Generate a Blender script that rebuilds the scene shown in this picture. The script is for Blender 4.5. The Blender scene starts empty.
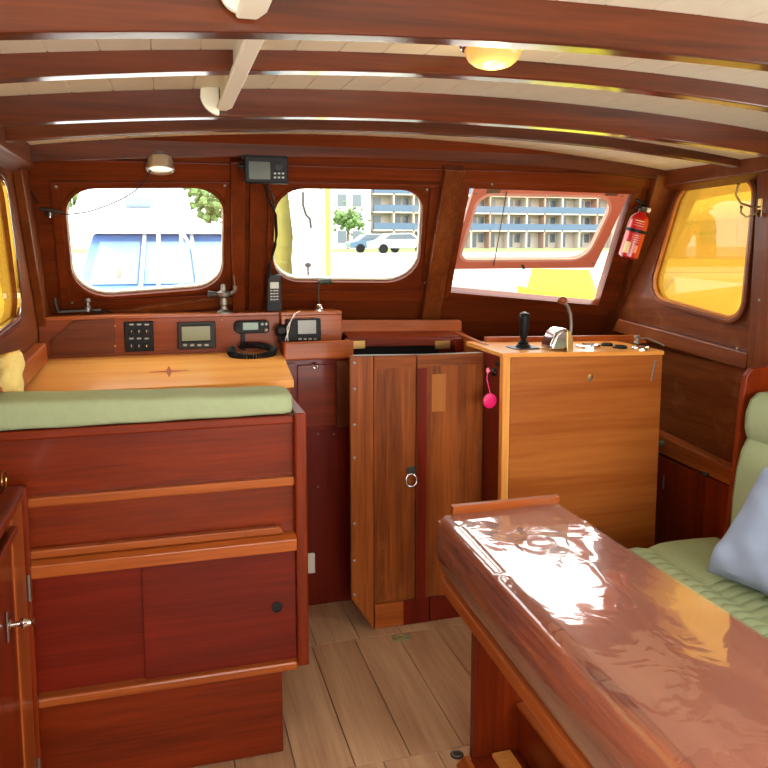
import bpy, bmesh, math, random
from mathutils import Vector, Matrix
C = bpy.context.scene
col = C.collection
R = math.radians
random.seed(7)

# ------------------------------------------------------------------ camera
EYE = Vector((0, 0, 1.5)); YAW = R(15.9); PIT = R(6.56); F = 768.0; CX = 384.0; CY = 333.0
cam = bpy.data.cameras.new('camera'); cam.sensor_width = 36; cam.lens = 36
cam.shift_y = -(384 - CY) / 768
cam.clip_start = 0.02; cam.clip_end = 500
co = bpy.data.objects.new('camera', cam); col.objects.link(co)
co.location = EYE; co.rotation_euler = (R(90) - PIT, 0, -YAW)
C.camera = co

# ------------------------------------------------------------------ world, sun, lights, exposure
w = bpy.data.worlds.new('sky'); C.world = w; w.use_nodes = True
bg = w.node_tree.nodes['Background']; bg.inputs[0].default_value = (1.0, 0.985, 0.95, 1); bg.inputs[1].default_value = 5.0
sun = bpy.data.lights.new('sun', 'SUN'); sun.energy = 4.0; sun.angle = R(2.5); sun.color = (1, 0.95, 0.86)
so = bpy.data.objects.new('sun', sun); col.objects.link(so)
so.rotation_euler = Vector((-0.45, 0.75, -1.0)).to_track_quat('-Z', 'Y').to_euler()
def area(name, loc, aim, sx, sy, power, color=(1, 0.97, 0.92)):
    l = bpy.data.lights.new(name, 'AREA'); l.shape = 'RECTANGLE'; l.size = sx; l.size_y = sy; l.energy = power; l.color = color
    o = bpy.data.objects.new(name, l); col.objects.link(o); o.location = loc
    o.rotation_euler = (Vector(aim) - Vector(loc)).to_track_quat('-Z', 'Y').to_euler()
    return o
area('daylight_fill_companionway', (0.7, -1.75, 1.35), (0.9, 3, 0.9), 2.0, 1.5, 38)  # fill lamp added behind the camera to bring up the interior
area('daylight_fill_aft_left', (-0.75, 0.1, 1.45), (1.2, 1.2, 0.7), 1.5, 0.5, 10)  # added fill lamp outside the unseen left aft opening, brightens the cabin
area('daylight_fill_aft_right', (2.45, 0.6, 1.45), (0.6, 1.8, 0.5), 1.6, 0.5, 10)  # added fill lamp outside the unseen right aft opening, brightens the cabin
vs = C.view_settings; vs.view_transform = 'Standard'; vs.look = 'None'; vs.gamma = 1; vs.use_curve_mapping = False
vs.exposure = 0.42
C.cycles.max_bounces = 8; C.cycles.diffuse_bounces = 4; C.cycles.transparent_max_bounces = 12
C.cycles.sample_clamp_indirect = 6; C.cycles.caustics_reflective = False; C.cycles.caustics_refractive = False

# ------------------------------------------------------------------ measuring helpers: a sight line meets a real plane
def ray(u, v):
    a, c = (u - CX) / F, -(v - CY) / F
    y = math.cos(PIT) + c * math.sin(PIT); z = -math.sin(PIT) + c * math.cos(PIT)
    return Vector((a * math.cos(YAW) + y * math.sin(YAW), -a * math.sin(YAW) + y * math.cos(YAW), z))
def P(u, v, ax, val):
    d = ray(u, v); i = 'xyz'.index(ax)
    return EYE + d * ((val - EYE[i]) / d[i])
def proj(p):
    z = p[2] - 1.5
    a = p[0] * math.cos(YAW) - p[1] * math.sin(YAW); b = p[0] * math.sin(YAW) + p[1] * math.cos(YAW)
    bb = b * math.cos(PIT) - z * math.sin(PIT); c = b * math.sin(PIT) + z * math.cos(PIT)
    return CX + F * a / bb, CY - F * c / bb
XL, XR = -0.47, 2.12                           # inner faces of the side walls
RK = 0.665                                     # rake of the windscreen: y falls back as z rises
WN = Vector((0, -0.833, -0.554)); WV = Vector((0, -0.554, 0.833)); WO = Vector((0, 3.3, 1.2))
def W(u, v, off=0.0):                          # sight line meets windscreen plane, off = metres proud of it
    d = ray(u, v); o = WO + WN * off
    return EYE + d * ((o - EYE).dot(WN) / d.dot(WN))

# ------------------------------------------------------------------ materials
def S(r, g, b):
    f = lambda c: (c / 255 / 12.92) if c / 255 <= 0.04045 else ((c / 255 + 0.055) / 1.055) ** 2.4
    return (f(r), f(g), f(b), 1)
MC = {}
def mat(name, color, rough=0.5, metal=0, coat=0, emit=None, es=0, noise=0, bump=0, nscale=30, spec=0.5):
    if name in MC: return MC[name]
    m = bpy.data.materials.new(name); m.use_nodes = True; nt = m.node_tree; b = nt.nodes['Principled BSDF']
    b.inputs['Base Color'].default_value = color; b.inputs['Roughness'].default_value = rough
    b.inputs['Metallic'].default_value = metal; b.inputs['Coat Weight'].default_value = coat
    b.inputs['Coat Roughness'].default_value = 0.1; b.inputs['Specular IOR Level'].default_value = spec
    if emit: b.inputs['Emission Color'].default_value = emit; b.inputs['Emission Strength'].default_value = es
    if noise or bump:
        tc = nt.nodes.new('ShaderNodeTexCoord'); n = nt.nodes.new('ShaderNodeTexNoise')
        n.inputs['Scale'].default_value = nscale; n.inputs['Detail'].default_value = 5
        nt.links.new(tc.outputs['Object'], n.inputs['Vector'])
        if noise:
            mx = nt.nodes.new('ShaderNodeMix'); mx.data_type = 'RGBA'
            mx.inputs[6].default_value = tuple(c * (1 - noise) for c in color[:3]) + (1,)
            mx.inputs[7].default_value = tuple(min(1, c * (1 + noise)) for c in color[:3]) + (1,)
            nt.links.new(n.outputs['Fac'], mx.inputs[0]); nt.links.new(mx.outputs[2], b.inputs['Base Color'])
        if bump:
            bp = nt.nodes.new('ShaderNodeBump'); bp.inputs['Strength'].default_value = bump; bp.inputs['Distance'].default_value = 0.004
            nt.links.new(n.outputs['Fac'], bp.inputs['Height']); nt.links.new(bp.outputs['Normal'], b.inputs['Normal'])
    MC[name] = m; return m
def wood(name, dark, light, axis='x', rough=0.34, coat=0.28, scale=1.0, wear=0.0, wearcol=None, contrast=1.0, cr=0.12):
    key = name + '_' + axis
    if key in MC: return MC[key]
    m = bpy.data.materials.new(key); m.use_nodes = True; nt = m.node_tree; N = nt.nodes; L = nt.links; b = N['Principled BSDF']
    tc = N.new('ShaderNodeTexCoord'); oi = N.new('ShaderNodeObjectInfo'); mp = N.new('ShaderNodeMapping')
    s = [14 * scale] * 3; s['xyz'.index(axis)] = 0.9 * scale; mp.inputs['Scale'].default_value = s
    mu = N.new('ShaderNodeVectorMath'); mu.operation = 'SCALE'; mu.inputs[0].default_value = (7.3, 3.1, 5.7)
    L.new(oi.outputs['Random'], mu.inputs['Scale']); ad = N.new('ShaderNodeVectorMath'); ad.operation = 'ADD'
    L.new(tc.outputs['Object'], ad.inputs[0]); L.new(mu.outputs[0], ad.inputs[1]); L.new(ad.outputs[0], mp.inputs['Vector'])
    n1 = N.new('ShaderNodeTexNoise'); n1.inputs['Scale'].default_value = 1.0; n1.inputs['Detail'].default_value = 7
    n1.inputs['Roughness'].default_value = 0.62; n1.inputs['Distortion'].default_value = 0.5; L.new(mp.outputs[0], n1.inputs['Vector'])
    mp2 = N.new('ShaderNodeMapping'); s2 = [120 * scale] * 3; s2['xyz'.index(axis)] = 5 * scale; mp2.inputs['Scale'].default_value = s2
    L.new(ad.outputs[0], mp2.inputs['Vector']); n2 = N.new('ShaderNodeTexNoise'); n2.inputs['Scale'].default_value = 1; n2.inputs['Detail'].default_value = 3
    L.new(mp2.outputs[0], n2.inputs['Vector'])
    m1 = N.new('ShaderNodeMath'); m1.operation = 'MULTIPLY_ADD'; m1.inputs[1].default_value = 0.3; L.new(n2.outputs['Fac'], m1.inputs[0])
    m0 = N.new('ShaderNodeMath'); m0.operation = 'MULTIPLY'; m0.inputs[1].default_value = 0.7; L.new(n1.outputs['Fac'], m0.inputs[0]); L.new(m0.outputs[0], m1.inputs[2])
    cr_ = N.new('ShaderNodeValToRGB'); e = cr_.color_ramp.elements
    e[0].position = 0.5 - 0.2 / contrast; e[0].color = dark; e[1].position = 0.5 + 0.2 / contrast; e[1].color = light
    L.new(m1.outputs[0], cr_.inputs[0]); out = cr_.outputs[0]
    if wear:
        n3 = N.new('ShaderNodeTexNoise'); n3.inputs['Scale'].default_value = 3.5; n3.inputs['Detail'].default_value = 8; n3.inputs['Roughness'].default_value = 0.7
        L.new(ad.outputs[0], n3.inputs['Vector']); r3 = N.new('ShaderNodeValToRGB'); r3.color_ramp.elements[0].position = 0.56; r3.color_ramp.elements[1].position = 0.72
        L.new(n3.outputs['Fac'], r3.inputs[0]); mm = N.new('ShaderNodeMath'); mm.operation = 'MULTIPLY'; mm.inputs[1].default_value = wear; L.new(r3.outputs[0], mm.inputs[0])
        mx = N.new('ShaderNodeMix'); mx.data_type = 'RGBA'; mx.inputs[7].default_value = wearcol or (0.3, 0.2, 0.12, 1)
        L.new(mm.outputs[0], mx.inputs[0]); L.new(out, mx.inputs[6]); out = mx.outputs[2]
    L.new(out, b.inputs['Base Color'])
    b.inputs['Roughness'].default_value = rough; b.inputs['Coat Weight'].default_value = coat; b.inputs['Coat Roughness'].default_value = cr; b.inputs['Specular IOR Level'].default_value = 0.18; b.inputs['Coat IOR'].default_value = 1.45
    bp = N.new('ShaderNodeBump'); bp.inputs['Strength'].default_value = 0.12; bp.inputs['Distance'].default_value = 0.003
    L.new(m1.outputs[0], bp.inputs['Height']); L.new(bp.outputs['Normal'], b.inputs['Normal'])
    MC[key] = m; return m
def thin_glass(name, tint, refl=0.08, haze=0.0, hazecol=(1, 1, 1, 1)):
    m = bpy.data.materials.new(name); m.use_nodes = True; nt = m.node_tree; nt.nodes.clear()
    o = nt.nodes.new('ShaderNodeOutputMaterial'); t = nt.nodes.new('ShaderNodeBsdfTransparent'); g = nt.nodes.new('ShaderNodeBsdfGlossy'); mx = nt.nodes.new('ShaderNodeMixShader')
    t.inputs[0].default_value = tint; g.inputs['Roughness'].default_value = 0.02; mx.inputs[0].default_value = refl
    src = t.outputs[0]
    if haze:
        tl = nt.nodes.new('ShaderNodeBsdfTranslucent'); tl.inputs[0].default_value = hazecol; m2 = nt.nodes.new('ShaderNodeMixShader')
        m2.inputs[0].default_value = haze; nt.links.new(src, m2.inputs[1]); nt.links.new(tl.outputs[0], m2.inputs[2]); src = m2.outputs[0]
    nt.links.new(src, mx.inputs[1]); nt.links.new(g.outputs[0], mx.inputs[2]); nt.links.new(mx.outputs[0], o.inputs[0])
    return m
def mah(ax='x'): return wood('mahogany', S(76, 20, 4), S(142, 50, 12), ax, contrast=1.0)
def mahd(ax='x'): return wood('dark_mahogany', S(84, 16, 6), S(122, 32, 12), ax, contrast=1.1)
def rail(ax='x'): return wood('rail_wood', S(124, 56, 20), S(184, 98, 42), ax)
def gold(ax='x'): return wood('golden_teak', S(226, 132, 48), S(250, 190, 104), ax, rough=0.28, contrast=0.9)
def cons(ax='x'): return wood('console_wood', S(150, 76, 26), S(192, 116, 52), ax, scale=0.6, rough=0.35, contrast=1.1)
def doorw(ax='z'): return wood('door_wood', S(92, 40, 10), S(164, 88, 34), ax, rough=0.42, coat=0.3, contrast=1.2, wear=0.35, wearcol=S(176, 108, 58))
def beamw(ax='x'): return wood('beam_wood', S(42, 15, 4), S(108, 47, 16), ax, rough=0.3, coat=1.0, cr=0.13)
def wallw(ax='x'): return wood('wall_wood', S(70, 25, 7), S(124, 52, 18), ax, rough=0.4, coat=0.2)
def dashw(ax='x'): return wood('dash_wood', S(112, 48, 18), S(160, 78, 34), ax, rough=0.45, coat=0.15)
def wallr(ax='y'): return wood('worn_wall_wood', S(78, 33, 11), S(132, 68, 28), ax, rough=0.42, coat=0.22, wear=0.35, wearcol=S(180, 120, 72))
def floorw(ax='y'): return wood('floor_teak', S(164, 122, 90), S(214, 176, 138), ax, rough=0.5, coat=0.1, scale=0.8, contrast=1.0, wear=0.3, wearcol=S(196, 164, 132))
M_cream = mat('cream_paint', S(240, 236, 212), 0.5, noise=0.04)
M_black = mat('black_plastic', S(16, 16, 17), 0.45, spec=0.2)
M_dgrey = mat('dark_grey_plastic', S(44, 42, 42), 0.45, spec=0.25)
M_lcd = mat('lcd_screen', S(142, 152, 120), 0.2)
M_lcdd = mat('dim_lcd_screen', S(92, 104, 86), 0.2)
M_chrome = mat('chrome', S(225, 225, 228), 0.12, metal=1)
M_brass = mat('brass', S(206, 170, 104), 0.28, metal=1)
M_dull = mat('dull_metal', S(140, 136, 128), 0.4, metal=0.8)
M_steel = mat('dark_steel', S(74, 70, 66), 0.45, metal=0.6)
M_green = mat('sage_velour', S(164, 178, 138), 0.9, noise=0.08, bump=0.3, nscale=60, spec=0.2)
M_blue = mat('pale_blue_cloth', S(158, 176, 206), 0.9, noise=0.05, bump=0.3, nscale=40, spec=0.2)
M_yellow = mat('yellow_towelling', S(240, 214, 132), 0.95, noise=0.1, bump=0.6, nscale=90, spec=0.1)
M_white = mat('white_plastic', S(236, 232, 220), 0.4)
M_red = mat('red_enamel', S(186, 14, 12), 0.28, coat=0.4)
M_pink = mat('pink_tag', S(226, 20, 110), 0.4)
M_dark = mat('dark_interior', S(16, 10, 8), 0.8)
M_salmon = mat('salmon_paint', S(222, 132, 106), 0.4)
G_clear = thin_glass('window_glass', (0.96, 0.98, 0.97, 1), 0.06)
G_amber = thin_glass('amber_glass', (0.46, 0.35, 0.115, 1), 0.05, 0.15, (0.92, 0.66, 0.22, 1))

# ------------------------------------------------------------------ object helpers
WL = {}
def wloc(o): return WL[o.name]
def thing(name, loc, label=None, cat=None, group=None, kind=None):
    o = bpy.data.objects.new(name, None); col.objects.link(o); o.empty_display_size = 0.05; o.location = Vector(loc); WL[o.name] = Vector(loc)
    return tag(o, label, cat, group, kind)
def tag(o, label=None, cat=None, group=None, kind=None):
    if label: o['label'] = label
    if cat: o['category'] = cat
    if group: o['group'] = group
    if kind: o['kind'] = kind
    return o
class M:
    def __init__(s): s.b = bmesh.new(); s.sm = False
    def hexa(s, p):                            # 8 corners: bottom 4 then top 4
        v = [s.b.verts.new(q) for q in p]
        for f in ((0, 3, 2, 1), (4, 5, 6, 7), (0, 1, 5, 4), (1, 2, 6, 5), (2, 3, 7, 6), (3, 0, 4, 7)): s.b.faces.new([v[i] for i in f])
        return s
    def box(s, x0, x1, y0, y1, z0, z1):
        return s.hexa([(x0, y0, z0), (x1, y0, z0), (x1, y1, z0), (x0, y1, z0), (x0, y0, z1), (x1, y0, z1), (x1, y1, z1), (x0, y1, z1)])
    def bar(s, p0, p1, wx, wy, up=(0, 0, 1)):   # rectangular bar along p0-p1; wx across, wy along 'up'
        p0, p1 = Vector(p0), Vector(p1); d = (p1 - p0).normalized(); sx = d.cross(Vector(up)).normalized(); sy = sx.cross(d).normalized()
        q = []
        for p in (p0, p1):
            for a, b_ in ((-1, -1), (1, -1), (1, 1), (-1, 1)): q.append(p + sx * a * wx / 2 + sy * b_ * wy / 2)
        return s.hexa(q)
    def cyl(s, p0, p1, r0, r1=None, n=20):
        s.sm = True
        return s.lathe(p0, Vector(p1) - Vector(p0), [(r0, 0), (r0 if r1 is None else r1, (Vector(p1) - Vector(p0)).length)], n)
    def lathe(s, base, axis, prof, n=24, cap=True):
        s.sm = True
        base = Vector(base); ax = Vector(axis).normalized(); u = ax.orthogonal().normalized(); v = ax.cross(u); rings = []
        for r, h in prof:
            rings.append([s.b.verts.new(base + ax * h + (u * math.cos(2 * math.pi * k / n) + v * math.sin(2 * math.pi * k / n)) * max(r, 1e-4)) for k in range(n)])
        for a, c in zip(rings, rings[1:]):
            for k in range(n): s.b.faces.new((a[k], a[(k + 1) % n], c[(k + 1) % n], c[k]))
        if cap: s.b.faces.new(list(reversed(rings[0]))); s.b.faces.new(rings[-1])
        return s
    def tube(s, pts, r, n=8, closed=False):
        s.sm = True
        pts = [Vector(p) for p in pts]; rings = []; m_ = len(pts); pu = None
        for i, p in enumerate(pts):
            d = (pts[(i + 1) % m_] - pts[i - 1]) if closed else (pts[min(i + 1, m_ - 1)] - pts[max(i - 1, 0)])
            d.normalize(); u = d.orthogonal().normalized() if pu is None else (pu - d * pu.dot(d)).normalized(); pu = u; v = d.cross(u)
            rings.append([s.b.verts.new(p + (u * math.cos(2 * math.pi * k / n) + v * math.sin(2 * math.pi * k / n)) * r) for k in range(n)])
        pr = list(zip(rings, rings[1:])) + ([(rings[-1], rings[0])] if closed else [])
        for a, c in pr:
            for k in range(n): s.b.faces.new((a[k], a[(k + 1) % n], c[(k + 1) % n], c[k]))
        if not closed: s.b.faces.new(list(reversed(rings[0]))); s.b.faces.new(rings[-1])
        return s
    def prism(s, pts, ext):
        pts = [Vector(p) for p in pts]; ext = Vector(ext); a = [s.b.verts.new(p) for p in pts]; c = [s.b.verts.new(p + ext) for p in pts]
        s.b.faces.new(a); s.b.faces.new(list(reversed(c)))
        for i in range(len(a)): j = (i + 1) % len(a); s.b.faces.new((a[j], a[i], c[i], c[j]))
        return s
    def plate(s, outer, holes, ext):           # flat plate with holes
        ed = []
        for loop in [outer] + holes:
            vv = [s.b.verts.new(p) for p in loop]; ed += [s.b.edges.new((vv[i], vv[(i + 1) % len(vv)])) for i in range(len(vv))]
        g = bmesh.ops.triangle_fill(s.b, edges=ed, use_beauty=True, use_dissolve=False)
        fs = [f for f in g['geom'] if isinstance(f, bmesh.types.BMFace)]
        e = bmesh.ops.extrude_face_region(s.b, geom=fs)
        bmesh.ops.translate(s.b, verts=[v for v in e['geom'] if isinstance(v, bmesh.types.BMVert)], vec=Vector(ext))
        return s
    def ring(s, a, c, ext):                    # band between two matching loops, extruded
        ext = Vector(ext); n = len(a)
        A, B_, A2, B2 = ([s.b.verts.new(Vector(p) + e) for p in l] for l, e in ((a, Vector()), (c, Vector()), (a, ext), (c, ext)))
        for i in range(n):
            j = (i + 1) % n
            s.b.faces.new((A[i], A[j], B_[j], B_[i])); s.b.faces.new((A2[j], A2[i], B2[i], B2[j]))
            s.b.faces.new((A[j], A[i], A2[i], A2[j])); s.b.faces.new((B_[i], B_[j], B2[j], B2[i]))
        return s
    def ball(s, c, r, sz=(1, 1, 1), n=16):
        s.sm = True
        g = bmesh.ops.create_uvsphere(s.b, u_segments=n, v_segments=n // 2 + 2, radius=r)
        for v in g['verts']: v.co = Vector((v.co.x * sz[0], v.co.y * sz[1], v.co.z * sz[2])) + Vector(c)
        return s
    def build(s, name, m, parent=None, bevel=0.0, smooth=None, seg=2, label=None):
        bmesh.ops.recalc_face_normals(s.b, faces=s.b.faces)
        if parent is None:
            xs = [v.co for v in s.b.verts]
            o0 = Vector(((min(v.x for v in xs) + max(v.x for v in xs)) / 2, (min(v.y for v in xs) + max(v.y for v in xs)) / 2, min(v.z for v in xs)))
        else: o0 = wloc(parent)
        bmesh.ops.translate(s.b, verts=s.b.verts, vec=-o0)
        me = bpy.data.meshes.new(name); s.b.to_mesh(me); s.b.free()
        if isinstance(m, (list, tuple)):
            for q in m: me.materials.append(q)
        else: me.materials.append(m)
        o = bpy.data.objects.new(name, me); col.objects.link(o)
        if parent is None: o.location = o0
        else: o.parent = parent
        WL[o.name] = o0.copy()
        if s.sm if smooth is None else smooth:
            me.shade_smooth()
            try: me.set_sharp_from_angle(angle=R(40))
            except Exception: pass
        if bevel:
            bv = o.modifiers.new('bevel', 'BEVEL'); bv.width = bevel; bv.segments = seg; bv.limit_method = 'ANGLE'; bv.angle_limit = R(35)
        if label: o['label'] = label
        return o
def BX(name, m, parent, x0, x1, y0, y1, z0, z1, bevel=0.003, label=None):
    return M().box(x0, x1, y0, y1, z0, z1).build(name, m, parent, bevel=bevel, label=label)
def round_loop(pts, rad, n=7):                 # rounded polygon in any plane
    pts = [Vector(p) for p in pts]; out = []
    for i, p in enumerate(pts):
        r = rad[i] if isinstance(rad, (list, tuple)) else rad
        a = (pts[i - 1] - p).normalized(); b_ = (pts[(i + 1) % len(pts)] - p).normalized()
        ang = a.angle(b_); t = r / math.tan(ang / 2); p0 = p + a * t; p1 = p + b_ * t
        bis = (a + b_).normalized(); cc = p + bis * (r / math.sin(ang / 2)); v0 = p0 - cc; v1 = p1 - cc; th = v0.angle(v1) if r > 1e-5 else 0
        for k in range(n + 1):
            f = k / n
            out.append(cc + (v0 * math.sin((1 - f) * th) + v1 * math.sin(f * th)) / math.sin(th) if th > 1e-4 else p.copy())
    return out
def grow(loop, d, nrm):                        # offset a loop outward in its plane
    n = len(loop); c = sum(loop, Vector()) / n; out = []
    for i in range(n):
        t = (loop[(i + 1) % n] - loop[i - 1]).normalized(); q = t.cross(nrm).normalized()
        if q.dot(loop[i] - c) < 0: q = -q
        out.append(loop[i] + q * d)
    return out
def shift(loop, v): return [Vector(p) + Vector(v) for p in loop]
def screws(parent, pts, nrm, r=0.005, m=None, name='screw'):
    for p in pts:
        p = Vector(p); M().lathe(p, nrm, [(r, 0), (r, 0.001), (r * 0.7, 0.0022), (r * 0.2, 0.0026)], 10).build(name, m or M_dull, parent)

# ================================================================== FLOOR
fl = thing('floor', (0.8, 1, 0), kind='structure')
BX('sub_floor', M_dark, fl, XL - 0.05, XR + 0.05, -1.3, 3.5, -0.08, -0.022, 0)
seams = [-0.47, -0.353, -0.185, -0.017, 0.151, 0.319, 0.487, 0.655, 0.822, 0.985, 1.15, 1.32, 1.49, 1.66, 1.83, 2.0, 2.12]
rows = [(-1.3, 0.9), (0.904, 2.008), (2.012, 2.708), (2.712, 3.4)]
for k, (y0, y1) in enumerate(rows):
    off = (0.0, -0.085, 0.0, 0.02)[k]
    for a, b_ in zip(seams, seams[1:]):
        BX('plank', floorw('x' if k == 3 and False else 'y'), fl, max(XL, a + off + 0.0015), min(XR, b_ + off - 0.0015), y0, y1, -0.022, random.uniform(-0.0008, 0.0), 0.0015)
lp = M(); lc = P(401, 638, 'z', 0)
lp.box(lc.x - 0.035, lc.x + 0.035, lc.y - 0.022, lc.y + 0.022, 0.0, 0.004)
bl = tag(lp.build('floor_latch', mat('verdigris_brass', S(150, 160, 118), 0.5, metal=0.3, noise=0.2), bevel=0.002), 'small greenish brass latch plate set in the planks before the double doors', 'latch')
M().tube([lc + Vector((0.018 * math.cos(t), 0.012 * math.sin(t), 0.0055)) for t in [k * math.pi / 8 for k in range(16)]], 0.0014, 6, True).build('ring', M_brass, bl)
lr = P(457, 755, 'z', 0)
fr = tag(M().lathe(lr, (0, 0, 1), [(0.02, 0), (0.02, 0.002), (0.014, 0.003)], 18).build('floor_lift_ring', M_steel), 'dark round lift ring in the floor beside the table pedestal', 'ring')
M().tube([lr + Vector((0.014 * math.cos(t), 0.014 * math.sin(t), 0.0045)) for t in [k * math.pi / 8 for k in range(16)]], 0.0015, 6, True).build('ring', M_dull, fr)

# ================================================================== CEILING
def zc(x): return 1.903 - 0.052 * (x - 0.74) ** 2
ce = thing('ceiling', (0.85, 1, 1.9), kind='structure')
nb = 30; x0 = XL - 0.1; dx = (XR + 0.1 - x0) / nb
for i in range(nb):
    a, b_ = x0 + i * dx + 0.0004, x0 + (i + 1) * dx - 0.0004
    M().hexa([(a, -1.35, zc(a)), (b_, -1.35, zc(b_)), (b_, 3.1, zc(b_)), (a, 3.1, zc(a)), (a, -1.35, zc(a) + .02), (b_, -1.35, zc(b_) + .02), (b_, 3.1, zc(b_) + .02), (a, 3.1, zc(a) + .02)]).build('ceiling_board', M_cream, ce, bevel=0.0016, seg=1)
M().hexa([(x0, -1.4, 1.925), (XR + .1, -1.4, 1.925), (XR + .1, 3.1, 1.925), (x0, 3.1, 1.925), (x0, -1.4, 1.98), (XR + .1, -1.4, 1.98), (XR + .1, 3.1, 1.98), (x0, 3.1, 1.98)]).build('deckhead', M_cream, ce)
def beam(Y, zb, k, c=0.72, th=0.045, xa=XL - 0.02, xb=XR + 0.02, nm='beam', mm=None):
    m = M(); n = 28; rows_ = []
    for i in range(n + 1):
        x = xa + (xb - xa) * i / n; lo = zb - k * (x - c) ** 2; hi = zc(x) + 0.005
        rows_.append([m.b.verts.new(q) for q in ((x, Y, lo), (x, Y + th, lo), (x, Y + th, hi), (x, Y, hi))])
    for a, c_ in zip(rows_, rows_[1:]):
        for j in range(4): m.b.faces.new((a[j], a[(j + 1) % 4], c_[(j + 1) % 4], c_[j]))
    m.b.faces.new(rows_[0]); m.b.faces.new(rows_[-1])
    return m.build(nm, mm or beamw(), ce, bevel=0.004)
beam(0.78, 1.85, 0.05)
beam(1.2, 1.832, 0.049)
beam(1.6, 1.864, 0.060)
beam(2.0, 1.832, 0.047)
beam(2.42, 1.861, 0.047, 0.8, xb=2.08)
beam(2.86, 1.824, 0.032, 0.8, th=0.05)
# cream conduit cover under the beams: flat batten with an upright web
cv = thing('conduit_cover', (0.14, 1.4, 1.84))
tag(cv, 'cream painted fore-and-aft batten hung under the roof beams', 'batten')
for (ya, yb, xa, xb) in ((0.3, 1.19, 0.112, 0.148), (1.26, 1.995, 0.136, 0.166)):
    z0_ = 1.846; pr = .046 if ya > 1 else .030
    M().prism([(xa, ya, z0_ - 0.014), (xb + .004, ya, z0_ - 0.014), (xb + .006, yb - 0.04, z0_ - 0.016), (xb - 0.004, yb, z0_ - 0.016), (xa, yb, z0_ - 0.016)], (0, 0, 0.011)).build('batten', M_cream, cv, bevel=0.004)
    zz_ = zc(.12) + .004
    M().prism([(xa + .006, yb - .016, zz_), (xa - .8 * pr, yb - .016, zz_)] + [(xa + .006 - pr * math.cos(t), yb - .016, 1.87 - 1.15 * pr * math.sin(t)) for t in [k * math.pi / 16 for k in range(1, 9)]], (0, 0.014, 0)).build('rounded_pad', M_cream, cv, bevel=0.002)
    M().prism([(xa + .008, ya, 1.842), (xa + .02, ya, 1.842), (xa + .02, ya, zz_), (xa + .008, ya, zz_)], (0, yb - ya - .02, 0)).build('web', M_cream, cv)
# dome lamp
dl = P(493, 50, 'z', 1.872); dl.z = 1.874
lm = tag(thing('dome_lamp', dl), 'lit oval dome lamp with ribbed amber glass on the ceiling between beams', 'ceiling lamp')
M().lathe(dl + Vector((0, 0, 0.02)), (0, 0, -1), [(0.062, 0), (0.066, 0.012), (0.062, 0.02), (0.054, 0.022)], 32).build('base_ring', M_chrome, lm)
gl = mat('lamp_glass', S(240, 186, 110), 0.25, emit=S(255, 160, 76), es=0.38)
mm = M(); mm.sm = True; n = 48; rg = []
for r, h in [(0.054, 0), (0.053, .010), (0.046, .022), (0.034, .031), (0.018, .036), (0.004, .037)]:
    rg.append([mm.b.verts.new(dl + Vector(((r + (0.0012 if k % 2 else 0)) * math.cos(2 * math.pi * k / n), (r + (0.0012 if k % 2 else 0)) * math.sin(2 * math.pi * k / n), -h))) for k in range(n)])
for a, c in zip(rg, rg[1:]):
    for k in range(n): mm.b.faces.new((a[k], a[(k + 1) % n], c[(k + 1) % n], c[k]))
mm.b.faces.new(rg[-1]); mm.build('glass_dome', gl, lm)
M().cyl(dl + Vector((-0.012, -0.02, -0.034)), dl + Vector((0.012, -0.03, -0.034)), 0.006).build('bulb', mat('bulb_glow', S(255, 220, 140), 0.3, emit=S(255, 214, 120), es=1.6), lm)
for a in (-0.066, 0.066): M().lathe(dl + Vector((a, -0.01, 0.014)), (0, 0, -1), [(0.008, 0), (0.008, 0.01), (0.003, 0.014)], 10).build('screw_lug', M_white, lm)
pl = bpy.data.lights.new('lamp_light', 'POINT'); pl.energy = 1.0; pl.color = (1, .7, .35); pl.shadow_soft_size = 0.03
po = bpy.data.objects.new('lamp_light', pl); col.objects.link(po); po.location = dl + Vector((0, 0, -0.06))

# ================================================================== FRONT WALL (raked windscreen)
wf = thing('wall_front', (0.85, 3.3, 1.0), kind='structure')
def pt(x, s, off=0.0): p = WO + Vector((x, 0, 0)) + WV * s; return p + WN * off
w1 = round_loop([W(66, 190), W(222, 189), W(221, 286), W(76, 297)], [0.105, 0.105, 0.115, 0.125])
w2 = round_loop([W(277, 189), W(422, 191), W(417, 281), W(274, 280)], [0.105, 0.105, 0.12, 0.12])
w1 = grow(w1, 0.011, WN); w2 = grow(w2, 0.010, WN)
w3 = [W(469, 187), W(631, 193), W(597, 304), W(450, 291)]
wp = M().plate([pt(-0.6, -0.36), pt(2.3, -0.36), pt(2.3, 0.86), pt(-0.6, 0.86)], [w1, w2, w3], -WN * 0.035)
wp.build('windscreen_panel', wallw('x'), wf)
# raised surround boards around each light, so the recessed field steps as in the photo
def board(nm, pix, off, th, m, parent=wf, bev=0.003):
    return M().prism([W(u, v, 0.0) + WN * off for u, v in pix], -WN * th).build(nm, m, parent, bevel=bev)
board('header_board', [(28, 157), (664, 174), (662, 196 - 8), (480, 181), (300, 176), (30, 178)], 0.012, 0.012, wallw('x'))
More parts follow.
